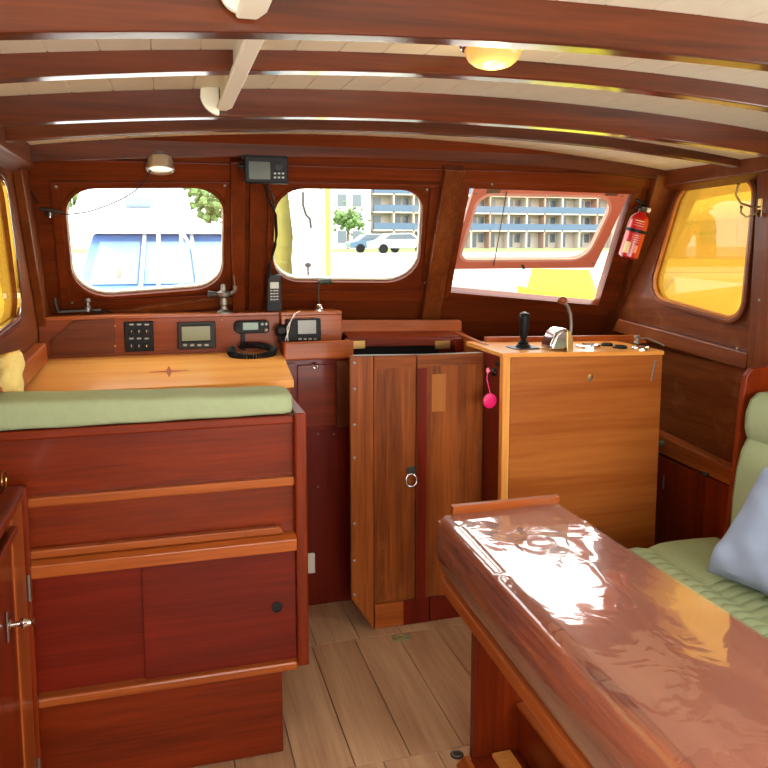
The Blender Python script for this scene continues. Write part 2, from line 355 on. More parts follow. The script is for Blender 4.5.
# pillars between the lights
board('pillar', [(230, 158), (245, 158), (244, 309), (232, 309)], 0.035, 0.036, wallw('z'))
board('pillar', [(250, 158), (268, 158), (262, 309), (248, 309)], 0.02, 0.021, wallw('z'))
board('pillar', [(443, 165), (463, 166), (437, 318), (419, 318)], 0.04, 0.042, wallr('z'))
board('corner_post', [(652, 170), (682, 172), (640, 352), (604, 352)], 0.05, 0.06, wallr('z'))
M().prism([pt(XL, -.2, 0), pt(XL + .03, -.2, 0), pt(XL + .03, .74, 0), pt(XL, .74, 0)], WN * .13).build('corner_post', wallr('z'), wf, bevel=.004)
for loop, nm in ((w1, 'window_1'), (w2, 'window_2')):
    wn_ = thing(nm, sum(loop, Vector()) / len(loop), kind='structure')
    M().ring(grow(loop, -0.004, WN), grow(loop, 0.012, WN), WN * 0.006).build('rim', wallw('x'), wn_, bevel=0.0015)
    M().ring(shift(grow(loop, -0.008, WN), -WN * 0.02), shift(grow(loop, 0.001, WN), -WN * 0.02), -WN * 0.014).build('seal', M_cream, wn_)
    M().prism(shift(grow(loop, 0.0, WN), -WN * 0.03), -WN * 0.004).build('pane', G_clear, wn_)
# outer surround frame of window 1 and 2 (mitred boards standing proud)
def frame4(pix_out, pix_in, off, m, nm='frame_board'):
    for i in range(4):
        j = (i + 1) % 4
        M().prism([W(*pix_out[i]), W(*pix_out[j]), W(*pix_in[j]), W(*pix_in[i])], WN * off).build(nm, m, wf, bevel=0.002)
frame4([(50, 181), (231, 181), (231, 300), (62, 312)], [(60, 186), (226, 186), (226, 293), (70, 301)], 0.010, wallw('x'))
frame4([(268, 181), (440, 184), (424, 300), (266, 299)], [(272, 185), (430, 187), (421, 290), (270, 290)], 0.008, wallw('x'))
frame4([(462, 180), (641, 187), (606, 314), (443, 299)], [(469, 187), (631, 193), (597, 304), (450, 291)], 0.012, wallw('x'))
screws(wf, [W(56, 187, .011), W(225, 186, .011), W(72, 303, .011), W(492 / 1, 480 / 2.6, .011), W(427, 190, .011), W(425, 283, .011)], WN, 0.006)
# window 3: hinged sash standing open
wn3 = thing('window_3', W(540, 190), kind='structure')
xl_, xr_ = W(474, 190).x, W(630, 193).x; hinge = (W(474, 189) + W(630, 193)) / 2; L3 = 0.43
best = min((abs(proj(hinge + Vector((0, math.sin(a), -math.cos(a))) * L3)[1] - 269), a) for a in [R(33.6 + k * 0.5) for k in range(0, 110)])
sa = best[1]; SD = Vector((0, math.sin(sa), -math.cos(sa))); SN = Vector((0, -math.cos(sa), -math.sin(sa)))
def sp(x, t, o=0): return Vector((x, hinge.y, hinge.z)) + SD * t + SN * o
outer = [sp(xl_, 0), sp(xr_, 0), sp(xr_, L3), sp(xl_, L3)]
inner = round_loop([sp(xl_ + 0.03, 0.025), sp(xr_ - 0.06, 0.025), sp(xr_ - 0.065, L3 - 0.055), sp(xl_ + 0.03, L3 - 0.055)], [0.06, 0.09, 0.085, 0.05])
M().plate(outer, [inner], -SN * 0.022).build('sash', M_salmon, wn3, bevel=0.003)
M().ring(grow(inner, -0.004, SN), grow(inner, 0.010, SN), SN * 0.004).build('rim', mat('pale_pink_rubber', S(238, 180, 158), 0.5), wn3)
M().prism(shift(grow(inner, 0.002, SN), -SN * 0.008), -SN * 0.004).build('pane', G_clear, wn3)
for f in (0.12, 0.88):
    p = sp(xl_ + (xr_ - xl_) * f, 0.006, 0.001); M().bar(p - Vector((.03, 0, 0)), p + Vector((.03, 0, 0)), 0.02, 0.004, SN).build('hinge', M_dull, wn3)
p = sp(xl_ + (xr_ - xl_) * 0.48, L3 - 0.02, 0.0); M().cyl(p, p + SN * 0.02, 0.006).build('knob', M_steel, wn3)
M().tube([sp(xl_ + 0.14, 0.0, 0.012), sp(xl_ + 0.2, L3 * 0.93, 0.012)], 0.0025, 6).build('stay_rod', M_steel, wn3)
screws(wn3, [sp(xr_ - 0.03, 0.02, 0), sp(xl_ + .015, .02, 0), sp(xr_ - .02, L3 - .03, 0)], SN, 0.005)
# sill rails beneath window 1 (slightly tilted drip rail)
M().prism([W(52, 320), W(55, 316), W(214, 294), W(233, 293), W(233, 300), W(60, 325)], WN * 0.03).build('drip_rail', wallr('x'), wf, bevel=0.003)
# lower apron between windscreen and dash / hatch
BX('apron', wallw('x'), wf, XL, XR, 3.42, 3.46, 0.0, 1.1, 0)

# ================================================================== SIDE WALLS
def side_wall(nm, X, sgn, holes, mm):
    wr = thing(nm, (X, 1, 0), kind='structure')
    a = [Vector((X, -1.3, -0.05)), Vector((X, 3.45, -0.05)), Vector((X, 3.45, 1.0)), Vector((X, 2.86, 1.93)), Vector((X, -1.3, 1.93))]
    M().plate(a, holes, (sgn * 0.04, 0, 0)).build('wall_panel', mm, wr)
    return wr
wr4 = round_loop([P(684, 179, 'x', XR), P(757, 178, 'x', XR), P(743, 322, 'x', XR), P(650, 296, 'x', XR)], [0.17, 0.07, 0.08, 0.08])
aft_r = [Vector((XR, 0.0, 1.2)), Vector((XR, 1.3, 1.2)), Vector((XR, 1.3, 1.7)), Vector((XR, 0.0, 1.7))]
wr = side_wall('wall_right', XR, 1, [wr4, aft_r], wallr('y'))
w4 = thing('window_4', sum(wr4, Vector()) / len(wr4), kind='structure')
nx = Vector((-1, 0, 0))
M().ring(grow(wr4, -0.010, nx), grow(wr4, 0.004, nx), nx * 0.010).build('inner_bead', wood('bead_wood', S(170, 100, 44), S(206, 140, 70), 'y'), w4, bevel=0.002)
M().ring(grow(wr4, 0.004, nx), grow(wr4, 0.022, nx), nx * 0.016).build('frame', wallr('y'), w4, bevel=0.004)
M().prism(shift(wr4, (0.015, 0, 0)), (0.005, 0, 0)).build('amber_pane', G_amber, w4)
# waist rail, post, top plate
M().hexa([(XR, 2.35, 1.03), (XR - 0.05, 2.35, 1.035), (XR - 0.05, 3.25, 1.085), (XR, 3.3, 1.085), (XR, 2.35, 1.10), (XR - 0.045, 2.35, 1.10), (XR - 0.045, 3.2, 1.15), (XR, 3.25, 1.15)]).build('waist_rail', wallr('y'), wr, bevel=0.005)
BX('post', wallr('z'), wr, XR - 0.05, XR + 0.01, 2.20, 2.345, 0, 1.85, 0.004)
M().hexa([(XR, 1.0, 1.76), (XR - 0.06, 1.0, 1.79), (XR - 0.06, 2.95, 1.745), (XR, 2.95, 1.72), (XR, 1.0, 1.9), (XR - 0.06, 1.0, 1.9), (XR - 0.06, 2.95, 1.9), (XR, 2.95, 1.9)]).build('top_plate', wallr('y'), wr, bevel=0.004)
BX('lower_panel', wallr('y'), wr, XR - 0.012, XR, 2.35, 3.3, 0.66, 1.035, 0)
screws(wr, [Vector((XR - .05, 2.30, z)) for z in (1.62, 1.3, .9, .7)] + [P(737, 349, 'x', XR - .052)], nx, 0.006)
wl5 = round_loop([Vector((XL, 2.15, 1.25)), P(20, 322, 'x', XL), P(3, 180, 'x', XL), Vector((XL, 2.15, 1.72))], [0.04, 0.07, 0.10, 0.04])
wl5 = round_loop([Vector((XL, 2.0, 1.23)), Vector((XL, 2.80, 1.27)), Vector((XL, 2.63, 1.70)), Vector((XL, 2.0, 1.70))], [0.04, 0.07, 0.11, 0.04])
aft_l = [Vector((XL, -0.6, 1.2)), Vector((XL, 0.9, 1.2)), Vector((XL, 0.9, 1.7)), Vector((XL, -0.6, 1.7))]
wlft = side_wall('wall_left', XL, -1, [wl5, aft_l], wallr('y'))
w5 = thing('window_5', sum(wl5, Vector()) / len(wl5), kind='structure'); px = Vector((1, 0, 0))
M().ring(grow(wl5, -0.008, px), grow(wl5, 0.004, px), px * 0.012).build('chrome_bead', M_chrome, w5, bevel=0.002)
M().ring(grow(wl5, 0.004, px), grow(wl5, 0.03, px), px * 0.012).build('frame', wallw('y'), w5, bevel=0.004)
M().prism(shift(wl5, (-0.02, 0, 0)), (0.005, 0, 0)).build('amber_pane', G_amber, w5)
M().hexa([(XL, 2.2, 1.05), (XL + 0.045, 2.2, 1.055), (XL + 0.045, 3.05, 1.07), (XL, 3.05, 1.07), (XL, 2.2, 1.12), (XL + 0.04, 2.2, 1.12), (XL + 0.04, 3.05, 1.14), (XL, 3.05, 1.14)]).build('waist_rail', rail('y'), wlft, bevel=0.005)
M().hexa([(XL, 1.0, 1.75), (XL + 0.05, 1.0, 1.78), (XL + 0.05, 2.95, 1.765), (XL, 2.95, 1.73), (XL, 1.0, 1.9), (XL + 0.05, 1.0, 1.9), (XL + 0.05, 2.95, 1.9), (XL, 2.95, 1.9)]).build('top_plate', wallr('y'), wlft, bevel=0.004)
# aft bulkhead behind the camera, with its open companionway
wb = thing('wall_back', (0.85, -1.3, 0), kind='structure')
M().plate([(XL - .05, -1.3, -.05), (XR + .05, -1.3, -.05), (XR + .05, -1.3, 1.93), (XL - .05, -1.3, 1.93)], [[(-0.2, -1.3, 0.6), (1.6, -1.3, 0.6), (1.6, -1.3, 1.8), (-0.2, -1.3, 1.8)]], (0, -0.04, 0)).build('bulkhead', mah('x'), wb)

# ================================================================== HELM BENCH (the red mahogany back with sliding lockers)
hb = tag(thing('bench_cabinet', (0.0, 2.2, 0)), 'red mahogany bench back with sliding locker doors and ledges under green cushion', 'cabinet')
FY = 2.10; BL_, BR_ = -0.462, 0.333
def zb(v, u=160, y=FY): return P(u, v, 'y', y).z
BX('end_panel', mah('z'), hb, 0.333, 0.367, 2.075, 2.50, 0.292, 1.035, 0.006)
BX('back_panel', mah('x'), hb, BL_, BR_, FY + 0.01, FY + 0.03, 0.30, 1.02, 0)
BX('top_rail', mah('x'), hb, BL_, BR_, 2.085, 2.16, 1.005, 1.03, 0.005)
BX('ledge', rail('x'), hb, BL_, BR_, 2.085, 2.12, 0.826, 0.853, 0.005)
M().prism([(BL_, 2.055, 0.648), (BL_, 2.055, 0.682), (BL_, 2.075, 0.690), (BL_, 2.12, 0.692), (BL_, 2.12, 0.648)], (BR_ - BL_, 0, 0)).build('ledge', rail('x'), hb, bevel=0.003)
M().prism([(BL_, 2.078, 0.692), (BL_, 2.078, 0.714), (0.285, 2.078, 0.714), (0.298, 2.078, 0.704), (0.298, 2.078, 0.692)], (0, 0.025, 0)).build('shelf_stop', rail('x'), hb, bevel=0.004)
BX('bottom_rail', rail('x'), hb, BL_, BR_ + 0.0, 2.07, 2.13, 0.285, 0.312, 0.006)
dz0, dz1 = 0.312, 0.648
BX('sliding_door', mahd('x'), hb, BL_, -0.075, 2.103, 2.112, dz0, dz1, 0.001)
sd = BX('sliding_door', mahd('x'), hb, -0.085, BR_, 2.092, 2.102, dz0, dz1, 0.001)
fh = P(277, 607, 'y', 2.092)
M().lathe(fh, (0, -1, 0), [(0.016, -0.001), (0.016, 0.002), (0.013, 0.003), (0.0125, 0.0012)], 24).build('finger_pull', M_dark, sd)
BX('plinth', mah('x'), hb, BL_, 0.295, 2.125, 2.50, 0.004, 0.285, 0.004)
BX('seat_box', mahd('y'), hb, BL_, 0.333, 2.24, 2.52, 0.29, 0.72, 0.003)
# cushion on top
def soft_box(x0, x1, y0, y1, z0, z1, r, n=6, seg=14, puff=0.0):
    m = M(); m.sm = True; ds = []
    # rounded box by superellipse cross sections along x
    L = x1 - x0; k = 44; ring_n = 40; rings = []
    for i in range(k + 1):
        t = .5 - .5 * math.cos(math.pi * i / k); t = t * .7 + (i / k) * .3; x = x0 + L * t
        e = min(t, 1 - t) * L; sc = 1.0 if e >= r else max(0.05, math.sqrt(max(0, 1 - ((r - e) / r) ** 2)) * 0.35 + 0.65)
        if e <= 1e-6: sc = 0.55
        rg_ = []
        for j in range(ring_n):
            a = 2 * math.pi * j / ring_n; ca, sa_ = math.cos(a), math.sin(a)
            yy = math.copysign(abs(ca) ** 0.45, ca); zz = math.copysign(abs(sa_) ** 0.45, sa_)
            rg_.append(m.b.verts.new((x, (y0 + y1) / 2 + yy * (y1 - y0) / 2 * sc, (z0 + z1) / 2 + zz * (z1 - z0) / 2 * sc + puff * math.sin(x * 31) * 0.3)))
        rings.append(rg_)
    for a, c in zip(rings, rings[1:]):
        for j in range(ring_n): m.b.faces.new((a[j], a[(j + 1) % ring_n], c[(j + 1) % ring_n], c[j]))
    m.b.faces.new(rings[0]); m.b.faces.new(list(reversed(rings[-1])))
    return m
_c = soft_box(-0.455, 0.333, 2.07, 2.22, 1.031, 1.093, 0.035, puff=0.003)
for _v in _c.b.verts:
    if _v.co.z > 1.05: _v.co.z += .022 * (0.333 - _v.co.x) / .77
hc = tag(_c.build('backrest_cushion', M_green), 'long sage green cushion lying along the top of the mahogany bench back', 'cushion')

# ================================================================== LEFT HALF DOOR
hd = tag(thing('half_door', (-0.36, 1.7, 0)), 'low varnished half door standing open at far left beside bench', 'door')
dx0, dx1 = -0.392, -0.362
BX('stile', rail('z'), hd, dx0, dx1, 1.905, 2.040, 0.02, 0.875, 0.004)
BX('stile', rail('z'), hd, dx0, dx1, 1.40, 1.46, 0.02, 0.875, 0.004)
BX('bottom_rail', rail('y'), hd, dx0, dx1, 1.46, 1.905, 0.02, 0.12, 0.004)
BX('door_panel', mah('z'), hd, dx0 + 0.006, dx1 - 0.004, 1.46, 1.905, 0.12, 0.83, 0.002)
M().bar((-0.377, 1.40, 0.888), (-0.377, 2.040, 0.888), 0.05, 0.035).build('top_rail', mah('y'), hd, bevel=0.014, seg=4)
M().bar((-0.357, 1.46, 0.84), (-0.357, 1.90, 0.84), 0.018, 0.02).build('moulding', mah('y'), hd, bevel=0.006, seg=3)
dn = Vector((dx1, 1.80, 0.655))
kn = M().lathe(dn, (1, 0, 0), [(0.012, 0), (0.013, 0.004), (0.007, 0.008), (0.006, 0.022), (0.011, 0.026), (0.013, 0.033), (0.009, 0.040), (0.007, 0.048), (0.011, 0.054), (0.004, 0.058)], 18).build('door_knob', M_chrome, hd)
BX('latch_plate', M_dull, hd, dx1, dx1 + 0.003, 1.785, 1.80, 0.62, 0.69, 0.001)
for z in (0.63, 0.13):
    M().cyl((-0.358, 2.049, z - 0.035), (-0.358, 2.049, z + 0.035), 0.005).build('hinge', M_dull, hd)
BX('door_frame_post', mah('z'), hd, -0.44, -0.352, 2.046, 2.066, 0.0, 0.895, 0.003)
rl = tag(thing('hook_ring', (-0.40, 1.9, 0.92)), 'thin brass ring and hook above the low half door at far left', 'hook')
c0 = P(4, 481, 'x', -0.40)
M().tube([c0 + Vector((0, 0.028 * math.cos(t), 0.026 * math.sin(t))) for t in [k * math.pi / 12 for k in range(24)]], 0.0018, 8, True).build('ring', M_brass, rl)
M().tube([c0 + Vector((0, .0, -.026)), c0 + Vector((0.01, .0, -.032)), c0 + Vector((0.005, .0, -.04))], 0.0025, 8).build('staple', M_brass, rl)

# ================================================================== CHART DESK
dk = tag(thing('chart_desk', (0, 2.9, 0)), 'golden varnished chart desk with inlaid compass star below left window', 'desk')
ZD = 1.03
DT = [(XL + 0.002, 2.622, ZD), (0.423, 2.634, ZD), (0.448, 3.03, ZD + .03), (0.448, 3.148, ZD + .038), (XL + 0.002, 3.148, ZD + .038)]
M().prism([(x, y, z - .028) for x, y, z in DT], (0, 0, 0.028)).build('desk_top', gold('x'), dk, bevel=0.004)
M().prism([(XL + 0.002, 2.645, .93), (0.412, 2.655, .93), (0.412, 2.655, 1.0), (XL + 0.002, 2.645, 1.0)], (0, .014, 0)).build('fascia', rail('x'), dk, bevel=0.003)
M().prism([(XL + 0.002, 2.66, 0.002), (0.405, 2.67, 0.002), (0.43, 3.145, 0.002), (XL + 0.002, 3.145, 0.002)], (0, 0, ZD - 0.032)).build('carcass', cons('x'), dk, bevel=0.003)
sc_ = P(169, 372, 'z', ZD + 0.014); sc_.z = ZD + .0012 + (sc_.y - 2.63) * .0735
M().prism([sc_ + Vector((r * math.cos(a), r * 1.3 * math.sin(a), r * 1.3 * math.sin(a) * .074)) for a, r in [(k * math.pi / 4, (0.07, 0.013)[k % 2]) for k in range(8)]], (0, 0, -0.0012)).build('compass_inlay', wood('inlay_wood', S(150, 70, 24), S(176, 92, 40), 'y'), dk)

# ================================================================== DASHBOARD
db = tag(thing('dashboard', (0.1, 3.25, 1.03)), 'long mahogany dashboard shelf with instruments above the chart desk', 'dashboard')
DY = 3.15
BX('face_board', dashw('x'), db, XL + 0.002, 0.45, DY, DY + 0.02, ZD + 0.001, 1.212, 0.002)
BX('face_board', rail('x'), db, 0.452, 0.705, DY - 0.03, DY + 0.02, ZD + 0.025, 1.212, 0.003)
M().prism([(XL + .002, DY - 0.008, 1.212), (0.45, DY - 0.008, 1.212), (.45, DY - .038, 1.212), (0.705, DY - 0.038, 1.212), (0.705, 3.28, 1.212), (XL + .002, 3.28, 1.212)], (0, 0, 0.014)).build('shelf_top', rail('x'), db, bevel=0.003)
M().prism([P(u, v, 'y', DY - 0.001) for u, v in [(52, 355), (52, 340), (73, 321), (114, 318), (115, 353)]], (0, -0.010, 0)).build('access_panel', wallr('x'), db, bevel=0.002)
screws(db, [P(115, 326, 'y', DY - .001), P(222, 320, 'y', DY - .001), P(115, 346, 'y', DY - .012)], (0, -1, 0), 0.004, M_brass)
def onY(u, v, y): return P(u, v, 'y', y)
# switch panel
def face_box(name, u0, v0, u1, v1, y, d, m, parent=None, bevel=0.003):
    a, b_ = onY(u0, v1, y), onY(u1, v0, y)
    return M().box(a.x, b_.x, y - d, y, a.z, b_.z).build(name, m, parent, bevel=bevel)
swp = thing('switchboard', onY(138, 352, DY)); tag(swp, 'black six-knob switch panel on dashboard above chart desk', 'switch panel')
face_box('panel', 125, 321, 153, 352, DY, 0.008, M_black, swp)
for r_ in range(2):
    for c_ in range(3):
        q = onY(131.5 + c_ * 7.6, 332 + r_ * 14.5, DY - 0.008)
        kb = M().lathe(q, (0, -1, 0), [(0.011, 0), (0.010, 0.010), (0.007, 0.012)], 14).build('knob', M_dgrey, swp)
        M().box(q.x - 0.001, q.x + 0.001, q.y - 0.0135, q.y - 0.011, q.z, q.z + 0.009).build('pointer', M_white, kb)
        q2 = onY(131.5 + c_ * 7.6, 324.5 + r_ * 14, DY - 0.008)
        M().box(q2.x - 0.008, q2.x + 0.008, q2.y - 0.001, q2.y, q2.z - 0.003, q2.z + 0.003).build('caption_strip', M_dull, swp)
# navigation display
def display(nm, u0, v0, u1, v1, y, d, label, cat, scr, btn, body=M_dgrey, screen_m=M_lcd):
    o = thing(nm, onY((u0 + u1) / 2, v1, y - d / 2)); tag(o, label, cat)
    face_box('housing', u0, v0, u1, v1, y, d, body, o, 0.004)
    bz = [onY(scr[0] - 1.2, scr[1] - 1.2, y - d), onY(scr[2] + 1.2, scr[3] + 1.2, y - d)]
    M().box(bz[0].x, bz[1].x, y - d - 0.002, y - d, bz[1].z, bz[0].z).build('bezel', M_black, o, bevel=0.001)
    a, b_ = onY(scr[0], scr[3], y - d - 0.002), onY(scr[2], scr[1], y - d - 0.002)
    M().box(a.x, b_.x, y - d - 0.003, y - d - 0.001, a.z, b_.z).build('screen', screen_m, o)
    for (u, v, ru, rv) in btn:
        q = onY(u, v, y - d); q2 = onY(u + ru, v - rv, y - d); hx, hz = abs(q2.x - q.x), abs(q2.z - q.z)
        M().box(q.x - hx, q.x + hx, y - d - 0.004, y - d, q.z - hz, q.z + hz).build('button', M_dull, o, bevel=0.001)
    return o
display('navigation_display', 178, 321, 215, 349, DY, 0.02, 'grey navigation display with pale green screen on dashboard', 'display', (182, 326, 210, 341), [(185 + k * 7.2, 345, 2, 1.2) for k in range(4)])
o = display('chart_plotter', 285.5, 318, 319.5, 341, DY - 0.03, 0.03, 'black square chart plotter with grey screen at right end of dashboard', 'display', (298, 320, 316, 334), [(300 + k * 5, 339, 1.6, 1.0) for k in range(4)], M_black, mat('grey_lcd', S(128, 128, 112), 0.2))
# VHF radio
vh = thing('marine_radio', onY(252, 335, DY)); tag(vh, 'black marine radio with green display on the dashboard', 'radio')
a, b_ = onY(234, 333, DY), onY(268, 319.5, DY)
M().prism(round_loop([(a.x, DY, a.z), (b_.x, DY, a.z), (b_.x, DY, b_.z), (a.x, DY, b_.z)], [0.02, 0.012, 0.012, 0.02]), (0, -0.035, 0)).build('body', M_black, vh, bevel=0.003)
a, b_ = onY(243, 330, DY - .036), onY(258, 322.5, DY - .036)
M().box(a.x, b_.x, DY - 0.037, DY - 0.034, a.z, b_.z).build('screen', mat('green_lcd', S(96, 132, 100), 0.2), vh)
for u, v, r in ((238, 325, 0.009), (262, 324, 0.007), (266, 324, 0.007), (266, 330, 0.009)):
    M().lathe(onY(u, v, DY - .035), (0, -1, 0), [(r, 0), (r * 0.9, 0.010), (r * .6, 0.012)], 14).build('knob', M_dgrey if u < 240 else M_dull, vh)
q = onY(243, 343, DY - 0.008); q1 = onY(243, 333, DY - 0.02)
M().box(q.x - 0.008, q.x + 0.008, DY - 0.02, DY, ZD + .042, q1.z + .004).build('bracket', M_black, vh)
# coiled microphone cord lying in a loop on the desk
cc_ = onY(252, 350, 3.06); cc_.z = ZD + 0.02
pts = []
for k in range(420):
    t = k / 419; a = R(-210) + t * R(330); rx, ry = 0.085, 0.055
    base = Vector((cc_.x + rx * math.cos(a), cc_.y + ry * math.sin(a) + 0.0, ZD + 0.048 + 0.05 * math.sin(a) * .3 + 0.02 * max(0, t - 0.75)))
    rad = Vector((math.cos(a), math.sin(a), 0)); ph = t * 2 * math.pi * 46
    pts.append(base + rad * 0.011 * math.cos(ph) + Vector((0, 0, 0.011 * math.sin(ph))))
cd = M().tube(pts, 0.004, 5).build('coiled_cord', M_black, vh)
# fist microphone
mq = onY(281, 330, DY - 0.03)
mic = thing('fist_microphone', mq - Vector((0, 0, .05))); tag(mic, 'round black fist microphone clipped to dashboard beside the radio', 'microphone')
M().lathe(mq, (0, -1, -0.1), [(0.020, -0.0), (0.027, 0.006), (0.027, 0.02), (0.020, 0.028), (0.010, 0.030)], 24).build('head', M_black, mic)
for k in (-1, 0, 1):
    M().box(mq.x - 0.014, mq.x + 0.014, mq.y - 0.0325, mq.y - 0.029, mq.z + k * 0.007 - 0.0015, mq.z + k * 0.007 + 0.0015).build('grille_slot', M_dgrey, mic)
M().hexa([(mq.x - .012, mq.y - .02, mq.z - .055), (mq.x + .01, mq.y - .02, mq.z - .055), (mq.x + .01, mq.y, mq.z - .055), (mq.x - .012, mq.y, mq.z - .055), (mq.x - .016, mq.y - .024, mq.z - .02), (mq.x + .016, mq.y - .024, mq.z - .02), (mq.x + .016, mq.y, mq.z - .02), (mq.x - .016, mq.y, mq.z - .02)]).build('grip', M_black, mic, bevel=0.003)
# handheld transceiver standing on the dashboard
hx = onY(274, 311, 3.165); zt = 1.2265
ht = thing('handheld_radio', (hx.x, 3.165, zt)); tag(ht, 'grey handheld transceiver with keypad standing upright on dashboard', 'radio')
M().hexa([(hx.x - .032, 3.152, zt), (hx.x + .032, 3.152, zt), (hx.x + .032, 3.185, zt), (hx.x - .032, 3.185, zt), (hx.x - .028, 3.138, zt + .150), (hx.x + .028, 3.138, zt + .150), (hx.x + .026, 3.165, zt + .154), (hx.x - .026, 3.165, zt + .154)]).build('body', M_dgrey, ht, bevel=0.006, seg=3)
M().box(hx.x - .018, hx.x + .018, 3.138, 3.146, zt + .095, zt + .122).build('screen', mat('pale_lcd', S(168, 170, 150), .25), ht, bevel=.001)
for r_ in range(4):
    for c_ in range(3):
        M().box(hx.x - .017 + c_ * .012, hx.x - .008 + c_ * .012, 3.139, 3.150, zt + .084 - r_ * .012, zt + .090 - r_ * .012).build('key', M_dull, ht, bevel=.0008)
M().box(hx.x - .022, hx.x + .022, 3.1465, 3.156, zt + .005, zt + .040).build('speaker_grille', M_black, ht)
M().cyl((hx.x - .018, 3.152, zt + .150), (hx.x - .018, 3.13, zt + .29), 0.006, 0.003, 10).build('antenna', M_black, ht)
M().cyl((hx.x + .014, 3.152, zt + .150), (hx.x + .014, 3.152, zt + .150), 0.007).build('volume_knob', M_black, ht)
# aerial mount
cq = onY(224, 309, 3.165); cz = 1.2245
am = thing('aerial_mount', (cq.x, 3.165, cz)); tag(am, 'chrome ratchet clamp mount with thin whip aerial on dashboard', 'aerial mount')
M().lathe((cq.x, 3.165, cz), (0, 0, 1), [(0.034, 0), (0.034, 0.004), (0.022, 0.012), (0.014, 0.016), (0.012, 0.03), (0.016, 0.034), (0.016, 0.06), (0.028, 0.07), (0.03, 0.084), (0.012, 0.092), (0.010, 0.115), (0.004, 0.118)], 20).build('clamp_base', M_dull, am)
M().cyl((cq.x - .062, 3.16, cz + .078), (cq.x - .028, 3.163, cz + .076), 0.015, 0.011).build('side_knob', M_steel, am)
M().tube([(cq.x + .02, 3.16, cz + .075), (cq.x + .045, 3.16, cz + .09), (cq.x + .046, 3.16, cz + .11)], 0.008, 8).build('side_arm', M_dull, am)
M().cyl((cq.x + .046, 3.16, cz + .10), (cq.x + .034, 3.12, cz + .215), 0.003, 0.0018, 8).build('whip', M_dull, am)
# clamp on the left of the sill
lq = W(88, 310, 0.035)
lc_ = thing('window_catch', lq); tag(lc_, 'dull metal window catch with screw knob at left end of sill', 'catch')
M().bar(lq + Vector((-.11, 0, -.004)), lq + Vector((.05, 0, .0)), 0.02, 0.010).build('arm', M_steel, lc_, bevel=.002)
M().lathe(lq + Vector((0, 0, -.006)), (0, 0, 1), [(0.012, 0), (0.012, 0.02), (0.007, 0.024), (0.007, 0.036), (0.013, 0.04), (0.011, 0.052)], 14).build('knob', M_dull, lc_)
M().tube([lq + Vector((-.11, -.005, 0)), lq + Vector((-.115, -.01, .02)), lq + Vector((-.118, -.01, .05))], 0.005, 8).build('spring', M_steel, lc_)
M().tube([lq + Vector((.01, -.012, 0)), lq + Vector((.04, -.014, -.012)), lq + Vector((.07, -.012, -.004)), lq + Vector((.09, -.012, -.01))], 0.003, 8).build('wire', M_black, lc_)
# gooseneck lamp
gq = onY(319, 309, 3.16); gz = 1.2265
gn = thing('gooseneck_lamp', (gq.x, 3.16, gz)); tag(gn, 'small chart lamp with chrome base and dark tubular head on dashboard', 'lamp')
M().lathe((gq.x, 3.16, gz), (0, 0, 1), [(0.026, 0), (0.026, 0.004), (0.018, 0.007), (0.012, 0.018), (0.015, 0.024), (0.006, 0.03)], 20).build('base', M_chrome, gn)
M().tube([(gq.x, 3.16, gz + .028), (gq.x - .002, 3.16, gz + .06), (gq.x, 3.16, gz + .10), (gq.x + .008, 3.16, gz + .118)], 0.0035, 8).build('neck', M_steel, gn)
M().lathe((gq.x - .004, 3.155, gz + .12), (1, -.1, .03), [(0.008, 0), (0.013, 0.004), (0.013, 0.052), (0.010, 0.058), (0.004, .060)], 16).build('head', mat('olive_enamel', S(56, 66, 52), .4), gn)
# cables from the upper display down to the dashboard
def pxpath(pts, y): return [onY(u, v, y) for u, v in pts]
cb = thing('display_cables', W(272, 240, .05)); tag(cb, 'black cables hanging from upper display down to dashboard', 'cable')
M().tube([W(264, 184, .07), W(269, 200, .055), W(276, 215, .05), W(277, 235, .05), W(272, 255, .05), W(269, 275, .04), W(268, 292, .035)], 0.004, 8).build('cable', M_black, cb)
M().tube([W(268, 184, .07), W(274, 200, .05), W(275, 220, .045), W(276, 245, .05), W(271, 262, .05), W(267, 280, .04)], 0.003, 8).build('cable', M_dgrey, cb)
wc = thing('white_wires', onY(290, 340, 3.09)); tag(wc, 'thin white wires draped beside the chart plotter', 'wire')
M().tube([onY(300, 311, 3.11), onY(294, 314, 3.10), onY(290, 323, 3.085), onY(288, 333, 3.08), onY(285, 341, 3.08)], 0.0022, 6).build('wire', M_white, wc)
M().tube([onY(297, 312, 3.11), onY(292, 318, 3.10), onY(287, 328, 3.08), onY(288, 341, 3.08)], 0.0022, 6).build('wire', M_white, wc)

# upper display under the beam
UY = 2.80
ud = thing('overhead_display', onY(266, 184, UY)); tag(ud, 'black display unit with keypad hung below the front roof beam', 'display')
face_box('housing', 244, 157.5, 287, 183.5, UY, 0.03, M_black, ud, 0.004)
a, b_ = onY(249, 179, UY - .03), onY(270, 162, UY - .03)
M().box(a.x, b_.x, UY - .032, UY - .028, a.z, b_.z).build('screen', mat('dark_lcd', S(74, 84, 74), .2), ud)
q = onY(279, 166, UY - .03); M().lathe(q, (0, -1, 0), [(0.014, 0), (0.014, .003), (.008, .004), (.006, .002)], 16).build('rocker_pad', M_dgrey, ud)
for (u, v) in ((275, 173.5), (279, 173.5), (283, 173.5), (275, 177.5), (279, 177.5), (283, 177.5)):
    q = onY(u, v, UY - .03); M().box(q.x - .004, q.x + .004, UY - .033, UY - .03, q.z - .003, q.z + .003).build('button', M_dull, ud)
q = onY(242, 166, UY - .012); M().cyl(q + Vector((-.012, 0, 0)), q + Vector((.008, 0, 0)), .010).build('side_knob', M_black, ud)
M().box(q.x + .0, q.x + .16, UY - .012, UY + .03, 1.80, 1.815).build('bracket', M_black, ud)
